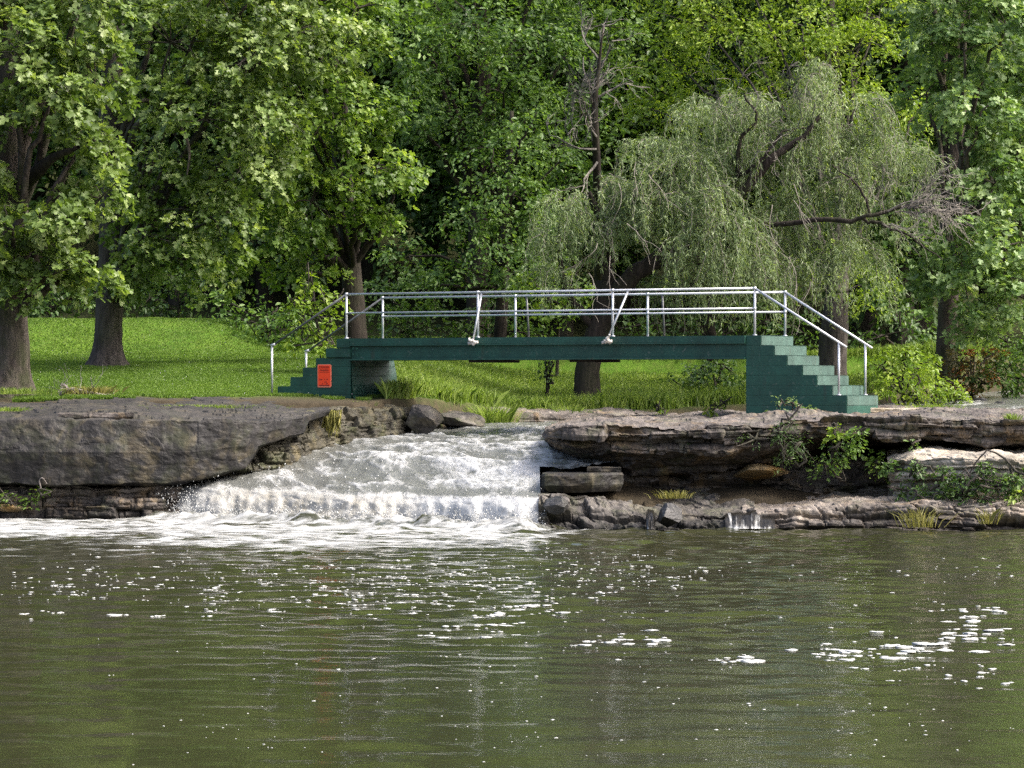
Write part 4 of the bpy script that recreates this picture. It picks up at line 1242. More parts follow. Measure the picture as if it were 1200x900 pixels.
# ---- second sycamore
b = gpt(126, 88.0)
tree('sycamore_tree', 'straight dark trunked sycamore standing on the lawn before the mowed mound', b,
     [b + [0, 0, -.3], at(126, 420, 88), at(127, 385, 88), at(128, 340, 88), at(130, 260, 88), at(128, 150, 88), at(135, 20, 88), at(130, -150, 88), at(120, -280, 88)],
     [.85, .46, .36, .33, .30, .27, .22, .15, .07],
     E((170, 275, 86, 1.2, 1.2, .8), (220, 305, 86.5, 1.2, 1.2, .6), (150, 318, 86.5, .8, 1.0, .45), (250, 255, 86, 1.2, 1.2, .9), (190, 200, 86, 1.3, 1.2, .8), (280, 200, 86, 1.3, 1.3, .9), (240, 140, 85.5, 1.4, 1.2, .9),
       (165, 120, 87, 1.0, 1.0, .7), (310, 140, 85.8, 1.3, 1.3, .9), (200, 50, 86, 1.6, 1.5, 1.0), (290, 70, 85.5, 1.5, 1.4, 1.0), (340, 40, 86, 1.4, 1.4, 1.0), (250, -10, 86, 1.8, 1.6, 1.1), (150, -20, 87, 1.6, 1.6, 1.1),
       (340, -50, 87, 1.7, 1.7, 1.2), (230, -120, 88, 2.2, 2.2, 1.4), (110, -140, 88, 2.2, 2.2, 1.4), (180, -240, 88, 2.6, 2.4, 1.8), (330, 190, 87, 1.0, 1.0, .7)),
     'syc_leaf', 'bark', 103, dens=1.75, n_per=36, R=0.34, size=0.13, limb=0.10, twigs=.3)
root = C.objects['sycamore_tree.001']
g = Geo()
g.tube(curve([at(130, 250, 88), at(160, 150, 87), at(186, 128, 86.4), at(188, 96, 86.2)], 10), np.linspace(.14, .07, 10), 8, False)
g.tube(curve([at(186, 128, 86.4), at(200, 122, 86.2), at(212, 108, 86)], 8), np.linspace(.10, .04, 8), 8, False)
g.tube(curve([at(192, 128, 86.4), at(215, 155, 85.3), at(222, 180, 85.2), at(219, 205, 85.2)], 10), np.linspace(.06, .02, 10), 6, False)
g.tube(curve([at(186, 128, 86.4), at(172, 118, 86.0), at(162, 120, 85.8)], 8), np.linspace(.10, .03, 8), 8, False)
g.build('limb', M['syc_bark'], root, True)

# ---- maple behind the left stair
b = gpt(420, 91.0)
tree('maple_tree', 'tall maple with leaning dark trunk behind the left bridge stair', b,
     [b + [0, 0, -.3], at(419, 420, 91), at(414, 350, 91), at(410, 290, 91), at(404, 235, 91), at(398, 150, 91), at(390, 20, 91), at(385, -130, 91), at(380, -270, 91)],
     [.40, .31, .27, .25, .24, .21, .17, .12, .05],
     E((330, 270, 89, 1.2, 1.2, .7), (290, 310, 89.5, 1.0, 1.1, .6), (365, 235, 88.5, 1.2, 1.2, .7), (440, 250, 89, .75, 1.0, .5), (440, 195, 88.8, 1.1, 1.1, .7), (355, 320, 90, .9, .9, .5), (300, 230, 89, 1.1, 1.1, .7), (365, 165, 88.3, 1.3, 1.3, .8),
       (420, 130, 88.5, 1.3, 1.3, .8), (350, 100, 88, 1.2, 1.2, .8), (400, 60, 88.3, 1.3, 1.3, .9), (470, 200, 89.5, .5, .8, .4), (420, 10, 88.5, 1.3, 1.3, .9), (360, 0, 88.5, 1.4, 1.4, 1.0), (400, -80, 89.5, 1.9, 1.8, 1.3), (320, -100, 90, 1.7, 1.7, 1.2),
       (380, -190, 90.5, 2.3, 2.2, 1.6), (400, -290, 91, 1.8, 1.8, 1.4)),
     'maple_leaf', 'dark_bark', 107, dens=1.75, n_per=38, R=0.34, size=0.125, limb=0.10, twigs=.25)

# ---- tall wood trees in the middle
b = gpt(560, 104.0)
tree('woodland_tree', 'tall green tree with layered crown in the middle behind the bridge', b,
     [b + [0, 0, -.3], at(560, 330, 104), at(562, 200, 104), at(565, 60, 104), at(560, -120, 104), at(556, -260, 104)], [.4, .32, .27, .22, .14, .06],
     E((500, 60, 102, 1.7, 1.6, .9), (560, 30, 101.5, 1.7, 1.6, 1.0), (630, 60, 101.5, 1.7, 1.6, 1.0), (470, 120, 102, 1.5, 1.5, .8), (590, 110, 101, 1.6, 1.5, .8), (655, 130, 102, 1.4, 1.4, .8), (530, 150, 102, 1.5, 1.5, .7), (600, 175, 101.5, 1.5, 1.5, .7), (470, 20, 103, 1.6, 1.6, 1.0),
       (690, 30, 103, 1.6, 1.6, 1.0), (560, -50, 103, 2.2, 2.0, 1.3), (660, -50, 103, 2.2, 2.0, 1.3), (470, -70, 104, 2.2, 2.0, 1.3), (570, -170, 104, 2.8, 2.6, 1.7), (480, -230, 105, 2.6, 2.4, 1.7), (650, -210, 105, 2.6, 2.4, 1.7)),
     'wood_leaf', 'dark_bark', 109, dens=1.5, n_per=36, R=0.44, size=0.155, shape='oval', limb=0.10, twigs=.12)
b = gpt(585, 97.0)
tree('woodland_tree', 'lower dark tree with drooping fronds left of the dead snag', b,
     [b + [0, 0, -.3], at(588, 360, 97), at(592, 280, 97), at(596, 200, 97), at(600, 130, 97)], [.2, .17, .14, .1, .05],
     E((575, 190, 96, 1.2, 1.2, .7), (620, 150, 96, 1.0, 1.1, .7), (600, 230, 95.5, 1.3, 1.2, .8), (545, 250, 96, 1.1, 1.1, .7), (640, 250, 96, .9, 1.0, .7), (580, 290, 95.5, 1.3, 1.2, .7), (620, 320, 95.5, 1.3, 1.2, .7), (540, 320, 96, 1.1, 1.0, .6), (480, 300, 97, 1.0, 1.0, .6), (470, 350, 97, 1.0, 1.0, .6), (655, 190, 96.5, .8, .9, .6)),
     'wood_leaf', 'dark_bark', 113, dens=1.7, n_per=34, R=0.36, size=0.13, shape='oval', limb=0.06, twigs=.1, droop=0.5)
b = gpt(975, 92.0)
tree('locust_tree', 'bright yellow-green tree rising behind the willow', b,
     [b + [0, 0, -.3], at(976, 420, 92), at(980, 360, 92), at(985, 280, 93), at(985, 160, 95), at(975, 20, 96), at(965, -120, 97), at(960, -240, 97)], [.46, .36, .31, .24, .15, .10, .07, .03],
     E((1000, 60, 95, 1.5, 1.4, .9), (940, 30, 95, 1.5, 1.4, .9), (880, 50, 95.5, 1.5, 1.4, .9), (820, 30, 96.5, 1.5, 1.5, .9), (1030, 20, 96, 1.2, 1.3, .9), (1000, 120, 95, 1.3, 1.2, .8), (1045, 140, 95, 1.0, 1.0, .6), (1080, 125, 95, .7, .8, .45), (930, 95, 96, 1.4, 1.3, .8), (860, 110, 97, 1.4, 1.3, .8), (780, 70, 98, 1.5, 1.5, .9), (770, 130, 98, 1.3, 1.3, .8),
       (960, -40, 96, 1.9, 1.8, 1.2), (860, -50, 96.5, 2.0, 1.8, 1.2), (1040, -60, 97, 1.6, 1.6, 1.2), (770, -40, 98, 1.9, 1.8, 1.2), (920, -150, 97, 2.6, 2.4, 1.6), (1010, -200, 98, 2.2, 2.0, 1.6), (800, -150, 98, 2.3, 2.2, 1.5),
       (1010, 190, 95, 1.1, 1.1, .7), (940, 240, 95, 1.2, 1.1, .8), (985, 300, 93, .9, .9, .6), (930, 330, 94, 1.0, 1.0, .6), (1010, 335, 91.5, .7, .8, .5)),
     'bright_leaf', 'bark', 127, dens=2.0, n_per=44, R=0.38, size=0.115, shape='oval', limb=0.05, twigs=.08, droop=0.35)
b = gpt(1112, 89.0)
tree('sycamore_tree', 'sycamore with whitish green leaves and half hidden trunk at the right edge', b,
     [b + [0, 0, -.3], at(1110, 410, 89), at(1112, 320, 89), at(1116, 220, 89), at(1119, 150, 89), at(1122, 40, 89), at(1125, -120, 89), at(1130, -250, 89)], [.36, .27, .25, .27, .28, .24, .15, .06],
     E((1130, 60, 87, 1.2, 1.2, .8), (1180, 30, 87, 1.3, 1.3, .9), (1090, 30, 88, 1.0, 1.1, .8), (1150, 130, 86.5, 1.1, 1.1, .7), (1195, 170, 87, 1.1, 1.1, .8), (1165, 215, 86.5, 1.0, 1.0, .7), (1110, 280, 86.5, 1.0, 1.0, .6), (1170, 290, 86.2, 1.2, 1.1, .7), (1200, 350, 86.5, 1.1, 1.0, .7),
       (1130, 330, 86.5, 1.0, 1.0, .6), (1090, 320, 87.5, .7, .8, .5), (1160, 370, 87, 1.0, 1.0, .5), (1230, 120, 87.5, 1.1, 1.1, .8), (1235, 260, 87.5, 1.1, 1.0, .8), (1085, 110, 88.5, .8, .9, .6), (1150, -50, 87.5, 1.8, 1.7, 1.2), (1080, -80, 88.5, 1.6, 1.6, 1.2),
       (1150, -170, 89, 2.5, 2.3, 1.6), (1090, -240, 90, 2.0, 2.0, 1.5), (1300, 380, 87, 1.4, 1.3, 1.0)),
     'pale_leaf', 'syc_bark', 131, dens=1.9, n_per=36, R=0.33, size=0.14, limb=0.11, twigs=.2)

# ---- weeping willow
b = gpt(688, 85.0)
wil = thing('willow_tree', 'weeping willow with crooked dark limbs and hanging grey-green strands', 'tree', b)
r = np.random.default_rng(77)
g = Geo()
Yw = 85.0
g.tube(curve([b + [0, 0, -.3], at(688, 438, Yw), at(695, 410, Yw), at(706, 370, Yw), at(712, 330, Yw)], 12), np.linspace(.34, .25, 12), 12, True, .2, 5)
limbs = [([at(704, 385, Yw), at(722, 352, 84.8), at(742, 322, 84.6), at(775, 300, 84.4), at(792, 286, 84.2), at(825, 262, 84), at(850, 235, 84)], .27, .12),
         ([at(845, 240, 84), at(880, 215, 83.8), at(905, 185, 83.6), at(940, 160, 83.6), at(975, 120, 83.8)], .16, .04),
         ([at(850, 238, 84), at(865, 200, 83.8), at(868, 160, 83.6), at(888, 140, 83.4), at(872, 110, 83.4)], .07, .02),
         ([at(866, 205, 83.8), at(890, 190, 83.5), at(920, 155, 83.4), at(945, 150, 83.4)], .05, .02),
         ([at(800, 282, 84.2), at(830, 330, 84.2), at(834, 380, 84.5), at(832, 420, 85)], .12, .10),
         ([at(712, 330, Yw), at(712, 280, 84.8), at(735, 255, 84.6), at(775, 243, 84.4)], .16, .06),
         ([at(712, 285, Yw), at(700, 250, 84.8), at(690, 225, 84.6)], .12, .05),
         ([at(715, 265, Yw), at(745, 225, 84.6), at(780, 212, 84.4), at(800, 180, 84.2)], .07, .03),
         ([at(700, 392, Yw), at(664, 340, 84.6), at(655, 290, 84.4), at(660, 240, 84.4)], .10, .03),
         ([at(850, 250, 84.4), at(900, 262, 83.8), at(950, 258, 83.2), at(1000, 258, 82.8), at(1020, 253, 82.6), at(1058, 242, 82.5)], .08, .035),
         ([at(1012, 256, 82.8), at(1040, 266, 82.6), at(1065, 275, 82.5), at(1105, 305, 82.4)], .045, .012),
         ([at(1020, 254, 82.7), at(1010, 225, 82.6), at(985, 200, 82.6), at(975, 193, 82.6)], .035, .012)]
for pts, r0, r1 in limbs:
    T = curve(pts, 18); T[1:-1] += r.normal(size=(16, 3)) * 0.025
    g.tube(T, np.linspace(r0, r1, 18), 8, False, .2, int(r.integers(999)))
g.build('trunk', M['dark_bark'], wil, True)
# strands: start on the crown lobes, arch out and hang
lobes = [(at(820, 130, 84.6), (.8, 1.0, .5), .8), (at(870, 125, 84.4), (.8, 1.0, .5), .8), (at(920, 130, 84.3), (.7, 1.0, .5), .8), (at(962, 95, 84.2), (.6, .9, .55), .8), (at(1000, 125, 84.3), (.6, .9, .5), .8), (at(1045, 160, 84.2), (.8, .9, .5), .8), (at(1075, 185, 84.2), (.5, .8, .5), .7),
         (at(770, 165, 84.6), (.8, 1.0, .5), .8), (at(800, 195, 84.0), (.9, 1.0, .5), .9), (at(840, 175, 84.9), (.9, 1.0, .6), .9), (at(760, 225, 84.3), (.8, 1.0, .5), .8), (at(710, 220, 84.4), (.8, 1.0, .4), .7), (at(665, 245, 84.4), (.7, .9, .4), .7), (at(640, 280, 84.4), (.5, .8, .4), .6), (at(695, 265, 84.2), (.7, .8, .4), .6),
         (at(905, 160, 84.8), (.9, 1.0, .6), .9), (at(955, 165, 84.6), (.8, 1.0, .6), .9), (at(1000, 190, 84.6), (.8, .9, .5), .8), (at(785, 235, 83.6), (.7, .8, .4), .8), (at(825, 225, 83.2), (.7, .7, .4), .9), (at(850, 265, 83.2), (.9, .8, .5), .9), (at(905, 255, 84.8), (1.0, .9, .6), .9), (at(960, 235, 84.8), (.9, .9, .6), .9),
         (at(815, 275, 83.0), (.7, .7, .4), .8), (at(870, 305, 83.4), (.9, .8, .4), .9), (at(920, 300, 83.8), (.9, .8, .5), .9), (at(975, 290, 84.4), (.9, .8, .5), .8), (at(1020, 250, 84.6), (.6, .7, .4), .7), (at(650, 315, 84.2), (.5, .7, .35), .6), (at(800, 330, 84.9), (.8, .8, .4), .8), (at(1010, 300, 84.0), (.5, .6, .4), .9)]
S0, OD, LN = [], [], []
for c, rad, ln in lobes:
    n = int(100 * (rad[0] * rad[1] + rad[0] * rad[2] * 1.2))
    nt_ = max(3, n // 9)
    dt = unit(r.normal(size=(nt_, 3)) * [1, 1, .8] + [0, 0, .25]); rt = .5 + .55 * r.random((nt_, 1))
    pick = r.integers(0, nt_, n)
    dv = unit(dt[pick] + r.normal(size=(n, 3)) * .16)
    S0.append(c + dt[pick] * np.array(rad) * rt[pick] + r.normal(size=(n, 3)) * [.11, .11, .07]); OD.append(dv); LN.append(np.full(n, ln))
S0, OD, LN = np.concatenate(S0), np.concatenate(OD), np.concatenate(LN)
ns = len(S0)
LN = LN * (0.55 + 1.35 * r.random(ns) ** 1.6)
keepz = S0[:, 2] - LN * 0.9 > 2.75 + 1.0 * r.random(ns)
LN = np.where(keepz, LN, np.maximum(0.5, (S0[:, 2] - 3.3) * 0.95))
t = np.linspace(0, 1, 9)
hx = OD * [1, 1, 0]
path = S0[:, None] + hx[:, None] * (0.45 * LN[:, None, None] * (1 - (1 - t) ** 2.4)[None, :, None]) + np.array([0, 0, 1.0]) * (0.10 * LN[:, None] * np.sin(np.minimum(t * 4, 3.14))[None] - LN[:, None] * t[None] ** 1.25)[..., None]
path[..., 0] += 0.11 * np.cumsum(r.normal(size=(ns, 9)), 1) * 0.5
path[..., 1] += 0.06 * np.cumsum(r.normal(size=(ns, 9)), 1) * 0.5
LP, LD, LT = [], [], []
for k in range(ns):
    m = int(LN[k] / 0.034) + 4
    tt = np.sort(r.random(m)) * 8 * 0.999
    i = tt.astype(int); f = (tt - i)[:, None]
    p = path[k, i] * (1 - f) + path[k, i + 1] * f
    dv = path[k, i + 1] - path[k, i]
    LP.append(p); LD.append(dv); LT.append(np.full(m, r.normal() * 0.13 + 0.22 * vnoise(S0[k, 0] * 1.3, S0[k, 1], S0[k, 2] * 1.6, 3)))
LP, LD, LT = np.concatenate(LP), unit(np.concatenate(LD)), np.concatenate(LT)
n = len(LP)
tip = LD + np.array([0, 0, -.35]) + r.normal(size=(n, 3)) * .5
nrm = r.normal(size=(n, 3)) * [1, 1, .5] + [0.15, -.35, .45]
V_, Fs_ = place_leaves(LP + r.normal(size=(n, 3)) * .02, nrm, tip, 0.125 * (.7 + .6 * r.random(n)), 'narrow')
V_ = V_
obj('crown', V_, Fs_, M['willow_leaf'], wil, attrs={'tint': ('FACE', np.clip(.45 + LT + .14 * r.normal(size=n), 0, 1))})
g = Geo()
for k in np.nonzero(r.random(ns) < 0.4)[0]:
    g.tube(path[k][:8], np.linspace(.009, .004, 8), 3, False)
g.build('strands', M['dead_twig'], wil)


# ---- dead wood
def bramble(g, start, dirn, length, rad, depth, r, spread=.5, sag=0.0):
    n = 7
    P = [np.asarray(start, float)]
    d_ = unit(np.asarray(dirn, float))
    for _ in range(n - 1):
        d_ = unit(d_ + r.normal(size=3) * .2 + [0, 0, -sag])
        P.append(P[-1] + d_ * length / (n - 1))
    P = np.array(P)
    g.tube(P, np.linspace(rad, max(rad * .4, .004), n), 5 if rad > .02 else 3, False)
    if depth:
        for _ in range(int(r.integers(3, 6))):
            k = int(r.integers(1, n))
            bramble(g, P[k], unit(d_ + r.normal(size=3) * spread), length * (.45 + .35 * r.random()), max(rad * .5, .005), depth - 1, r, spread, sag)


b = gpt(704, 95.0)
snag = thing('dead_tree', 'grey leafless dead tree standing above the left part of the willow', 'tree', b)
g = Geo(); r = np.random.default_rng(31)
tr_ = curve([b + [0, 0, -.2], at(703, 330, 93), at(701, 260, 91.5), at(699, 190, 90), at(697, 120, 89.5), at(702, 75, 89.3), at(707, 30, 89.2)], 18)
g.tube(tr_, np.interp(np.linspace(0, 1, 18), [0, .6, .8, 1], [.15, .09, .05, .012]), 10, True, .2, 3)
g.build('trunk', M['dark_bark'], snag, True)
g = Geo()
for px, py, dx, dz, ln in [(699, 175, -1, -.15, 1.3), (697, 125, -1, .6, 1.0), (697, 115, 1, .25, 1.0), (698, 105, -.7, .8, 1.0), (701, 85, .6, .9, .9), (702, 70, -.6, 1, 1.0), (700, 190, -1, -.5, 1.2), (697, 140, -.9, .15, .9), (704, 50, .3, 1, .8), (699, 160, -.5, .9, 1.2), (697, 110, .3, 1, .9)]:
    bramble(g, at(px, py, 89.6), (dx, -.25, dz), ln, .035, 2, r, .55, -.03)
for px in (652, 660, 668, 676):
    bramble(g, at(px + 18, 165, 89.5), ((px - 672) / 30, -.2, 1.1), 1.3, .02, 2, r, .35, -.05)
g.build('branch', M['dead_twig'], snag)

r = np.random.default_rng(37)


def dead(jobs):
    for st, dr, ln, rad, dep, spd, sag in jobs:
        g_ = Geo()
        bramble(g_, st, dr, ln, rad, dep, r, spd, sag)
        g_.build('dead_branch', M['dead_twig'], wil)


dead([(at(1040 + 45 * r.random(), 252 - 12 * r.random(), 82.4), (.9, r.normal() * .4, .1 + .5 * r.random()), 1.0 + .4 * r.random(), .022, 2, .55, .02) for _ in range(11)])
dead([(at(1085 + 20 * r.normal(), 225 + 8 * r.normal(), 82.5), (r.normal(), r.normal(), r.normal() + .4), .7, .012, 2, .7, .02) for _ in range(10)])
dead([(at(1030 + 20 * r.random(), 262, 82.4), (.9, r.normal() * .3, -.35), 1.1, .014, 1, .4, .03) for _ in range(5)])
dead([(at(990 + 12 * r.normal(), 208 + 6 * r.normal(), 82.5), (-.7, r.normal() * .4, .5), .55, .012, 1, .5, .0) for _ in range(6)])
dead([(at(px, py + 25, 83.0), (r.normal() * .6, -.3, 1), .8, .012, 2, .5, -.02) for px, py in [(845, 95), (862, 90), (880, 110), (940, 95), (952, 110), (905, 150), (880, 165), (862, 130), (935, 125)]])
dead([(at(px, py, 82.4), (r.normal() * .5, -.2, -1), .9, .012, 1, .3, .05) for px, py in [(930, 215), (905, 240), (925, 300), (950, 330), (700, 285), (715, 300), (690, 320), (735, 262), (930, 235), (745, 190), (725, 215), (760, 205)]])


# ---- sapling with pale leaves behind the left stair
b = gpt(378, 86.0)
tree('sapling', 'slender sapling with lime leaves behind the left stair handrails', b,
     [b + [0, 0, -.2], at(376, 405, 86), at(370, 370, 86), at(367, 340, 86), at(365, 318, 86)], [.05, .045, .035, .025, .01],
     E((362, 330, 86, .32, .35, .22), (375, 350, 85.8, .42, .4, .25), (345, 358, 85.8, .35, .4, .2), (385, 375, 85.8, .35, .4, .22), (355, 385, 85.8, .4, .4, .22), (372, 405, 85.8, .42, .4, .22), (395, 355, 86, .3, .35, .2), (345, 405, 86, .3, .3, .2), (392, 405, 86, .3, .3, .2)),
     'lime_leaf', 'bark', 137, dens=5.5, n_per=15, R=0.17, size=0.13, shape='oval', limb=0.02, twigs=.5, inner=.3)


# ---- shrubs
def shrub(label, ells, leaf, seed, dens=2.0, n_per=24, R=.3, size=.13, shape='oval', group=None, name='shrub', cat='shrub', **kw):
    c = np.array([e[0] for e in ells]).mean(0)
    g0 = np.array([c[0], c[1], float(land_z(c[0], c[1])) - .1])
    return tree(name, label, g0, [g0, (g0 + c) / 2 + [.05, 0, 0], c + [0, 0, .2]], [.05, .04, .015], ells, leaf, 'dark_bark', seed, dens, n_per, R, size, shape, group, cat, limb=.03, twigs=.2, from_t=(0.02, .6), **kw)


shrub('bright leafy bush on the bank behind the right stair posts', E((1040, 435, 84, .5, .5, .35), (1062, 420, 84, .42, .5, .3), (1075, 440, 84, .4, .45, .3), (1025, 425, 84.5, .35, .4, .28), (1050, 455, 83.6, .5, .5, .25), (1088, 425, 85, .25, .3, .3)), 'lime_leaf', 201, dens=4.5, n_per=34, size=.11, R=.22)
shrub('low yellow-green weeds in front of the reddish shrubs on the right bank', E((1085, 458, 84.5, .5, .5, .2), (1108, 456, 85, .45, .5, .22), (1125, 462, 84.6, .35, .4, .14), (1065, 463, 83.8, .35, .4, .14)), 'bright_leaf', 203, dens=6, n_per=34, size=.09, R=.2)
shrub('shrub with rust red leaf tips on the right stream bank', E((1125, 425, 88, .5, .5, .4), (1140, 440, 87.5, .45, .5, .35), (1118, 445, 87.5, .4, .4, .3), (1165, 415, 88, .35, .4, .3)), 'rust_leaf', 205, dens=4.5, n_per=34, size=.11, R=.22)
shrub('dense mid green shrub overhanging the stream at the right edge', E((1160, 445, 87.5, .6, .6, .4), (1185, 430, 88, .7, .6, .5), (1210, 440, 88, .7, .6, .5), (1180, 400, 89, .6, .6, .5), (1215, 395, 89, .7, .6, .5)), 'wood_leaf', 207, dens=4, n_per=34, size=.11, R=.25)
shrub('dark shrub under the willow beside the right pier', E((820, 440, 87.5, .7, .6, .35), (850, 430, 87.5, .6, .6, .4), (868, 455, 86.5, .5, .5, .35), (795, 450, 88, .4, .5, .25), (850, 468, 86, .4, .4, .2)), 'dark_leaf', 209, dens=4, n_per=32, size=.11, R=.25)
shrub('sprawling shrubs on the right shoulder of the mown mound', E((290, 378, 98, .7, .7, .4), (320, 385, 97.5, .8, .7, .4), (255, 355, 99, .6, .6, .4), (345, 375, 97.5, .7, .6, .5), (325, 360, 98.5, .7, .6, .5), (345, 400, 96.5, .5, .5, .25)), 'wood_leaf', 211, dens=2.2, size=.15, R=.3)
shrub('dark undergrowth behind the mound left of the second sycamore trunk', E((20, 350, 103, 1.0, .8, .7), (60, 345, 103.5, .9, .8, .7), (95, 350, 104, .9, .8, .6), (130, 345, 104, .9, .8, .7), (-20, 355, 103, 1.0, .8, .7)), 'dark_leaf', 212, dens=2.0, size=.16, R=.35)
shrub('dark rounded bush behind the mound between the two sycamores', E((175, 350, 104, .8, .8, .7), (215, 340, 104, .9, .8, .7), (250, 335, 104, .8, .8, .8), (190, 320, 105, .8, .8, .6)), 'dark_leaf', 213, dens=1.8, size=.16, R=.35)
shrub('broad shrub with dark leaves right of the leaning maple trunk', E((460, 385, 98, .8, .8, .5), (500, 380, 98, .8, .8, .6), (455, 345, 99, .8, .8, .6), (510, 345, 99, .8, .8, .6), (490, 410, 97, .7, .7, .35)), 'dark_leaf', 215, dens=1.9, size=.15, R=.34)
shrub('leafy dark shrub in the middle behind the bridge railing', E((560, 380, 98, .9, .8, .5), (600, 375, 98, .8, .8, .5), (545, 405, 97, .7, .7, .35), (620, 395, 97, .7, .7, .4), (590, 350, 99, .8, .8, .5)), 'wood_leaf', 217, dens=1.9, size=.15, R=.34)
shrub('brighter shrub with broad leaves left of the willow trunk', E((640, 350, 92, .7, .7, .4), (625, 330, 92, .6, .6, .4), (665, 365, 92, .6, .6, .35), (650, 320, 92.5, .5, .6, .4), (680, 345, 92, .5, .6, .35)), 'maple_leaf', 219, dens=2.4, size=.15, R=.28)
shrub('small bush standing in the long grass left of the willow trunk', E((638, 437, 86.5, .22, .25, .2), (640, 425, 86.5, .14, .2, .16)), 'dark_leaf', 221, dens=5, n_per=20, size=.09, R=.15)
shrub('dark thicket in the shade between locust and right sycamore', E((1040, 360, 98, .9, .9, .6), (1070, 380, 98, .9, .9, .6), (1030, 395, 96, .7, .7, .5), (1085, 410, 95, .6, .7, .4), (1045, 320, 99, .9, .9, .7)), 'dark_leaf', 223, dens=1.5, size=.15, R=.34)
shrub('dark thicket behind the willow strands and the right stair', E((860, 370, 96, .9, .9, .6), (900, 380, 96, .9, .9, .6), (940, 390, 96, .8, .8, .5), (820, 385, 96, .8, .8, .5), (770, 390, 96, .8, .8, .5), (725, 385, 96, .7, .7, .4)), 'dark_leaf', 225, dens=1.5, size=.15, R=.34)


# ---- the wood on the hill behind: three kinds, copied with their parts
def hill_tree(label, seed, leaf, h, w, grp):
    r = np.random.default_rng(seed)
    ells = []
    for k in range(17):
        zz = .22 + .75 * k / 16
        rr = w * (1 - abs(zz - .5) ** 1.6 * 1.3) * (.55 + .3 * r.random())
        a = k * 2.4 + r.normal() * .4
        ells.append((np.array([math.cos(a) * rr * .75, math.sin(a) * rr * .75, zz * h]), (1.9 * w / 3.6, 1.9 * w / 3.6, 1.15 * w / 3.6)))
    return tree('woodland_tree', label, (0, 0, 0), [(0, 0, -.5), (0.1, 0, h * .3), (-.1, 0.1, h * .65), (0, 0, h * .95)], [.34, .27, .17, .05], ells, leaf, 'dark_bark', seed, dens=.62, n_per=30, R=.75, size=.27, shape='oval', group=grp, limb=.1, twigs=.08)


GR = 'trees of the shaded wood on the hill'
kinds = [hill_tree('mid green tree of the dense wood rising behind the lawn', 301, 'wood_leaf', 15, 3.9, GR),
         hill_tree('dark leaved tree of the dense wood rising behind the lawn', 302, 'dark_leaf', 17, 4.2, GR),
         hill_tree('dark low limbed tree in the shaded edge of the wood', 303, 'dark_leaf', 11, 3.6, GR)]
spots = [(-60, 112, 0), (40, 113, 1), (150, 112, 0), (255, 111, 1), (340, 113, 0), (430, 111, 1), (505, 113, 1), (640, 112, 1), (735, 110, 0), (830, 108, 1), (1010, 107, 1), (1075, 106, 1), (1160, 106, 0), (1250, 104, 1), (920, 112, 2),
         (-20, 126, 1), (110, 127, 0), (230, 125, 1), (360, 127, 1), (470, 124, 2), (590, 126, 0), (700, 125, 1), (800, 127, 0), (900, 126, 1), (1000, 125, 0), (1100, 122, 1), (1210, 122, 0), (1300, 115, 1), (-130, 118, 1),
         (30, 141, 0), (180, 142, 1), (330, 140, 0), (480, 142, 1), (620, 140, 0), (760, 142, 1), (900, 141, 0), (1040, 142, 1), (1180, 140, 0), (210, 110, 2), (310, 109, 2), (560, 108, 2), (660, 106, 2), (1060, 102, 2), (520, 120, 2)] + [(px, 160 + 6 * (k % 2), k % 2) for k, px in enumerate(range(-40, 1300, 130))] + [(px, 184 + 6 * (k % 2), k % 2) for k, px in enumerate(range(-60, 1300, 120))]  # last two rows added out of view, to hide sky from pool reflections
r = np.random.default_rng(55)
first = {}
for px, Yh, k in spots:
    src = kinds[k]
    if k in first:
        o = src.copy(); C.objects.link(o)
        for ch in src.children:
            c2 = ch.copy(); C.objects.link(c2); c2.parent = o
    else:
        o = src; first[k] = 1
    p = gpt(px, Yh)
    o.location = [float(p[0]), float(p[1]), float(p[2]) - .2]
    o.rotation_euler = (0, 0, float(r.random() * 6.28))
    s = float(.88 + .3 * r.random()); o.scale = (s, s, s * (0.95 + .12 * float(r.random())))


# ================================================================== grass
def blades(P, h, w, lean, r, seg2=False):
    n = len(P)
    a = r.random(n) * 2 * np.pi
    wd = np.stack([np.cos(a), np.sin(a), 0 * a], 1) * w[:, None]
    ln = r.normal(size=(n, 3)) * lean; ln[:, 2] = 0
    tip = P + np.array([0, 0, 1.0]) * h[:, None] + ln * h[:, None]
    mid = P + np.array([0, 0, .55]) * h[:, None] + ln * h[:, None] * .3
    V = np.stack([P - wd * .5, P + wd * .5, mid + wd * .4, tip, mid - wd * .4], 1)
    V[:, 3, 2] -= 0.25 * np.linalg.norm(ln, axis=1) * h
    F = (np.arange(n) * 5)[:, None] + np.array([0, 1, 2, 3, 4])[None]
    return V.reshape(-1, 3), [F]


r = np.random.default_rng(99)
n = 300000
Yg = 75.9 + 28 * r.random(n) ** 1.25
Xg = (-120 + 640 * r.random(n) - 600) / FPX * Yg
ok = (Yg > bank_y(Xg) + .5) & (Xg < 0.4)
bare = fbm(Xg * .8, Yg * .5, 0, 71, 3)
ok &= ~((Yg < 77.8 + 1.6 * bare) & (bare < .05))
Xg, Yg = Xg[ok], Yg[ok]
hh = (.03 + .035 * r.random(len(Xg))) * (1 + 1.4 * np.exp(-(Yg - 76) / 1.8)) * (1 + .35 * fbm(Xg * .6, Yg * .6, 0, 73, 3))
V_, F_ = blades(np.stack([Xg, Yg, land_z(Xg, Yg) - .01], 1), hh, .018 + .012 * r.random(len(Xg)), .35, r)
ti = np.clip(.42 + .32 * fbm(Xg * .3, Yg * .2, 0, 74, 4) + .08 * r.normal(size=len(Xg)), 0, 1)
tag(obj('lawn_grass', V_, F_, M['blade'], attrs={'tint': ('FACE', ti)}), kind='stuff')

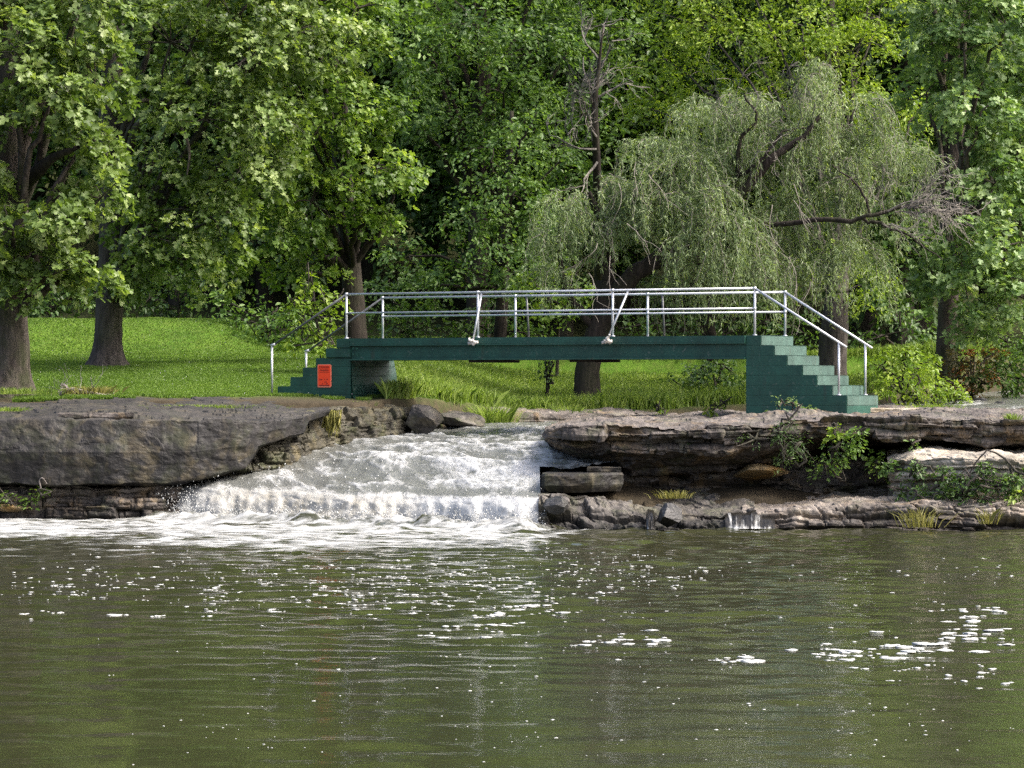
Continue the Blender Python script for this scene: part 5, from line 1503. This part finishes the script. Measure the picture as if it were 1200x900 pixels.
n = 230000
pxg = 452 + 800 * r.random(n)
Yg = 76.6 + 24 * r.random(n) ** 1.4
Xg = (pxg - 600) / FPX * Yg
by = bank_y(Xg)
edge_ = .5 + .5 * vnoise(Xg * .9, Yg * .9, 0, 81)
ok = (Yg > by + .25 + edge_ * .6) & (Yg < 100) & (Xg > -3.4) & (Xg < 13)
Xg, Yg, by = Xg[ok], Yg[ok], by[ok]
near = np.exp(-(Yg - by) / 4.0)
hh = (.13 + .38 * near) * (.55 + .7 * r.random(len(Xg))) * (1 + .5 * fbm(Xg * .7, Yg * .7, 0, 82, 3))
V_, F_ = blades(np.stack([Xg, Yg, land_z(Xg, Yg) - .02], 1), hh, .018 + .016 * r.random(len(Xg)), .38, r)
ti = np.clip(.42 + .32 * fbm(Xg * .5, Yg * .4, 0, 83, 4) + .16 * r.normal(size=len(Xg)), 0, 1)
tag(obj('bank_grass', V_, F_, M['long_blade'], attrs={'tint': ('FACE', ti)}), kind='stuff')

# white clover heads dotted over the lawn
n = 260
Yc = 77 + 22 * r.random(n); Xc = (-20 + 880 * r.random(n) - 600) / FPX * Yc
ok = (Yc > bank_y(Xc) + 1) & (Xc < 5)
Xc, Yc = Xc[ok], Yc[ok]
V_, F_ = many_blobs(np.stack([Xc, Yc, land_z(Xc, Yc) + .10], 1), np.full((len(Xc), 3), .009), 0, .2, 8)
tag(obj('clover_flowers', V_, [F_], M['foam']), kind='stuff')


def tuft(label, px, py, Y, w, h, n, mat='long_blade', name='grass_tuft', hang=False, group=None):
    q = np.random.default_rng(int(px * 7 + py))
    c = at(px, py, Y)
    n = int(n * 1.7)
    P = c + q.normal(size=(n, 3)) * [w * .5, w * .3, 0]
    hs = h * (.5 + .7 * q.random(n))
    if hang:
        P = P - [0, 0, 0]
        P[:, 2] -= q.random(n) * h * .5
        V, F = blades(P, -hs, .02 + .012 * q.random(n), .22, q)
    else:
        out = (P - c) / w
        V, F = blades(P, hs, .009 + .009 * q.random(n), .33, q)
        V = V.reshape(n, 5, 3); V[:, 3] += out * hs[:, None] * .9; V[:, 2] += out * hs[:, None] * .25; V[:, 4] += out * hs[:, None] * .25; V = V.reshape(-1, 3)
    return tag(obj(name, V, F, M[mat], attrs={'tint': ('FACE', np.clip(.5 + .2 * q.normal(size=n), 0, 1))}), label, 'grass tuft', group, 'stuff' if h <= .13 and w >= .5 else None)


tuft('big drooping grass clump on the stream edge left of the flat brown rock', 577, 499, 80.4, .42, .52, 420)
tuft('drooping grass tuft on the flat brown rock at the far bank', 665, 490, 82.6, .36, .34, 260)
tuft('small grass tuft at the left end of the far bank rock', 606, 487, 82.8, .3, .25, 120)
tuft('yellowed grass hanging over the mossy rock below the left stair', 390, 480, 73.5, .16, .40, 80, 'dry_blade', hang=True)
tuft('tall yellow grass tuft at the water line under the right shelf', 1078, 618, 64.15, .30, .40, 60, 'dry_blade')
tuft('small yellow grass tuft at the water line near the right edge', 1157, 614, 64.1, .2, .32, 34, 'dry_blade')
tuft('low weeds growing at the foot of the left stair front', 420, 476, 76.3, .3, .12, 90)
tuft('short grass growing on the dark ledge top left of the loose flagstone', 8, 482, 72.6, .5, .10, 200)
tuft('strip of short grass on the ledge top right of the loose flagstone', 245, 479, 74.2, 1.0, .10, 420)
tuft('thin grass strip between flagstone and lawn on the dark ledge', 125, 480, 74.0, .6, .07, 140)
tuft('dry brown grass heap around the driftwood on the lawn edge', 106, 462, 76.8, .45, .2, 260, 'dry_blade')
tuft('green grass fringe at the foot of the left sycamore', 10, 462, 76.6, 1.1, .16, 380)
tuft('small grass tuft on the top of the right ledge near its right end', 1186, 492, 66.6, .14, .14, 60, 'long_blade')
tuft('patch of grass on the flat rock behind the flagstone at the right stair', 1095, 480, 74, .5, .14, 160)
tuft('reddish dry weeds on the lower shelf right of the thick slab', 790, 584, 66.4, .3, .16, 120, 'dry_blade')


def leafy(label, rows, leaf, seed, n_per=16, size=.09, R=.14, dens=6, shape='oval', name='leafy_plant', cat='plant', **kw):
    e = E(*rows)
    c = np.array([x[0] for x in e]); b0 = c.mean(0); b0[2] = c[:, 2].min() - .05
    return tree(name, label, b0, [b0 + [0, .15, 0], b0 + [0, .1, .1], c.mean(0)], [.012, .01, .005], e, leaf, 'bark', seed, dens, n_per, R, size, shape, None, cat, inner=.2, limb=.01, twigs=.3, from_t=(0, .5), **kw)


leafy('tall weed with narrow leaves hanging on the ledge below the right stair', [(915, 505, 66.1, .22, .15, .22), (935, 520, 66.1, .25, .15, .25), (918, 532, 66.2, .2, .15, .2), (945, 540, 66.3, .2, .15, .2), (925, 492, 66.2, .12, .12, .14)], 'dark_leaf', 401, size=.08, dens=16, n_per=22, shape='narrow')
leafy('broad leaved creeper with pale leaves right of the narrow leaved weed', [(985, 518, 66.0, .3, .15, .22), (975, 540, 66.2, .25, .15, .18), (1000, 530, 66.0, .25, .15, .2), (968, 552, 66.5, .2, .15, .14), (1005, 508, 66.0, .12, .12, .14)], 'wood_leaf', 403, size=.085, dens=16)
leafy('fresh lime sprig on the ledge top edge below the right stair', [(979, 503, 66.0, .07, .07, .12), (980, 512, 66.0, .06, .06, .06)], 'lime_leaf', 405, n_per=8, size=.11, dens=14)
leafy('dense dark vines covering the face of the pale right shelf', [(1068, 552, 65.4, .35, .12, .16), (1105, 556, 65.0, .4, .12, .18), (1090, 574, 65.2, .4, .12, .16), (1140, 566, 64.8, .4, .12, .22), (1180, 568, 64.6, .45, .12, .26), (1120, 580, 64.9, .4, .12, .12), (1165, 585, 64.6, .4, .12, .10), (1045, 548, 66.1, .25, .12, .14), (1200, 556, 64.6, .3, .12, .14), (1060, 574, 65.5, .25, .12, .14), (1150, 550, 64.7, .3, .1, .08)], 'dark_leaf', 407, n_per=30, size=.075, dens=14)
leafy('light green vine shoots at the right frame edge on the shelf face', [(1192, 578, 64.5, .14, .12, .14), (1185, 562, 64.5, .14, .12, .12)], 'maple_leaf', 409, size=.09, dens=12)
leafy('bright fern like vine at the left end of the pale shelf', [(1027, 540, 66.6, .14, .1, .16), (1030, 552, 66.6, .12, .1, .1)], 'maple_leaf', 411, size=.10, dens=12)
leafy('pale green weed standing on the right ledge left of the stair', [(833, 482, 73.4, .14, .12, .07), (840, 478, 73.4, .08, .1, .08)], 'lime_leaf', 413, n_per=10, size=.09, dens=16)
leafy('small yellow weed on the stream edge left of the pale green weed', [(777, 486, 75.0, .12, .12, .05), (770, 482, 75, .06, .06, .07)], 'lime_leaf', 415, n_per=8, size=.08, dens=14)
leafy('thin weeds before the front face of the right stair', [(912, 474, 71.6, .1, .1, .12), (928, 472, 71.6, .1, .1, .13), (948, 478, 71.6, .1, .1, .08)], 'pale_leaf', 417, n_per=8, size=.07, dens=11)
leafy('leafy weeds in the shadow under the dark ledge at the left edge', [(10, 585, 69.4, .25, .15, .14), (35, 590, 69.4, .2, .15, .14), (-10, 588, 69.4, .25, .15, .15), (48, 578, 69.5, .1, .1, .12)], 'maple_leaf', 419, size=.09, dens=10)
leafy('small vine shoot at the dark gap under the right ledge', [(1070, 522, 66.3, .08, .08, .16)], 'wood_leaf', 421, n_per=8, size=.09, dens=14)
leafy('moss and tiny ferns under the overhang right of the thick slab', [(770, 545, 67.4, .5, .1, .12), (820, 520, 66.7, .35, .1, .08), (885, 515, 66.4, .3, .1, .09), (800, 557, 68.0, .4, .1, .08)], 'dark_leaf', 423, n_per=14, size=.05, R=.1, dens=5)
leafy('dark broad weed on the far grassy bank above the flat rock', [(735, 484, 83.2, .22, .2, .12)], 'dark_leaf', 425, n_per=12, size=.10, dens=10)

# ---- driftwood on the lawn edge
drift_ = Geo(); r = np.random.default_rng(61)
drift_.tube(curve([at(70, 462, 76.9), at(84, 456, 76.8), at(100, 459, 76.7), at(128, 464, 76.6)], 10), np.linspace(.05, .02, 10), 6)
drift_.tube(curve([at(80, 457, 76.8), at(76, 451, 76.8), at(70, 452, 76.8)], 6), np.linspace(.035, .012, 6), 5)
for _ in range(8):
    bramble(drift_, at(95 + 10 * r.normal(), 460, 76.7), (r.normal(), r.normal() * .3, .25), .5, .01, 1, r)
tag(drift_.build('driftwood', M['dead_wood']), 'grey driftwood branch lying at the lawn edge near the left sycamore', 'driftwood')
g = Geo()
g.tube(curve([at(48, 572, 69.2), at(46, 563, 69.1), at(50, 560, 69.0), at(55, 567, 69.1)], 8), np.linspace(.014, .006, 8), 5)
tag(g.build('twig', M['dead_wood']), 'thin bent bare twig sticking out under the dark left ledge', 'twig')
# ================================================================== camera, sun and sky
cam = bpy.data.cameras.new('camera')
cam.sensor_width = 36.0
cam.lens = 36.0 * FPX / 1200.0
cam.clip_start, cam.clip_end = 0.5, 1500
co = bpy.data.objects.new('camera', cam)
C.objects.link(co)
co.location = (0, 0, HC)
co.rotation_euler = (math.pi / 2, 0, 0)
bpy.context.scene.camera = co

SUN = np.array([0.80, -0.24, 0.92]); SUN /= np.linalg.norm(SUN)
elev = math.asin(SUN[2]); az = math.atan2(SUN[0], SUN[1])     # azimuth clockwise from +Y
w = bpy.data.worlds.new('World')
bpy.context.scene.world = w
w.use_nodes = True
nt = w.node_tree
sky = nt.nodes.new('ShaderNodeTexSky')
sky.sky_type = 'NISHITA'
sky.sun_disc = False
sky.sun_elevation = elev
sky.sun_rotation = az
sky.air_density = 0.75; sky.dust_density = 7.0; sky.ozone_density = 1.0
nt.links.new(sky.outputs[0], nt.nodes['Background'].inputs['Color'])
nt.nodes['Background'].inputs['Strength'].default_value = 0.15
sl = bpy.data.lights.new('sun', 'SUN')
sl.energy = 1.5
sl.angle = math.radians(11.0)
sl.color = (1.0, 0.97, 0.91)
so = bpy.data.objects.new('sun', sl)
C.objects.link(so)
import mathutils
so.rotation_euler = mathutils.Vector(SUN).to_track_quat('Z', 'Y').to_euler()
so.location = (20, 40, 40)

sc = bpy.context.scene
sc.view_settings.view_transform = 'Standard'
sc.view_settings.look = 'None'
sc.view_settings.exposure = 1.62
sc.view_settings.gamma = 1.0
sc.render.engine = 'CYCLES'
sc.cycles.use_denoising = False
sc.cycles.use_adaptive_sampling = False
sc.cycles.max_bounces = 8
sc.cycles.transparent_max_bounces = 4
sc.cycles.caustics_reflective = False
sc.cycles.caustics_refractive = False
sc.cycles.sample_clamp_indirect = 6.0
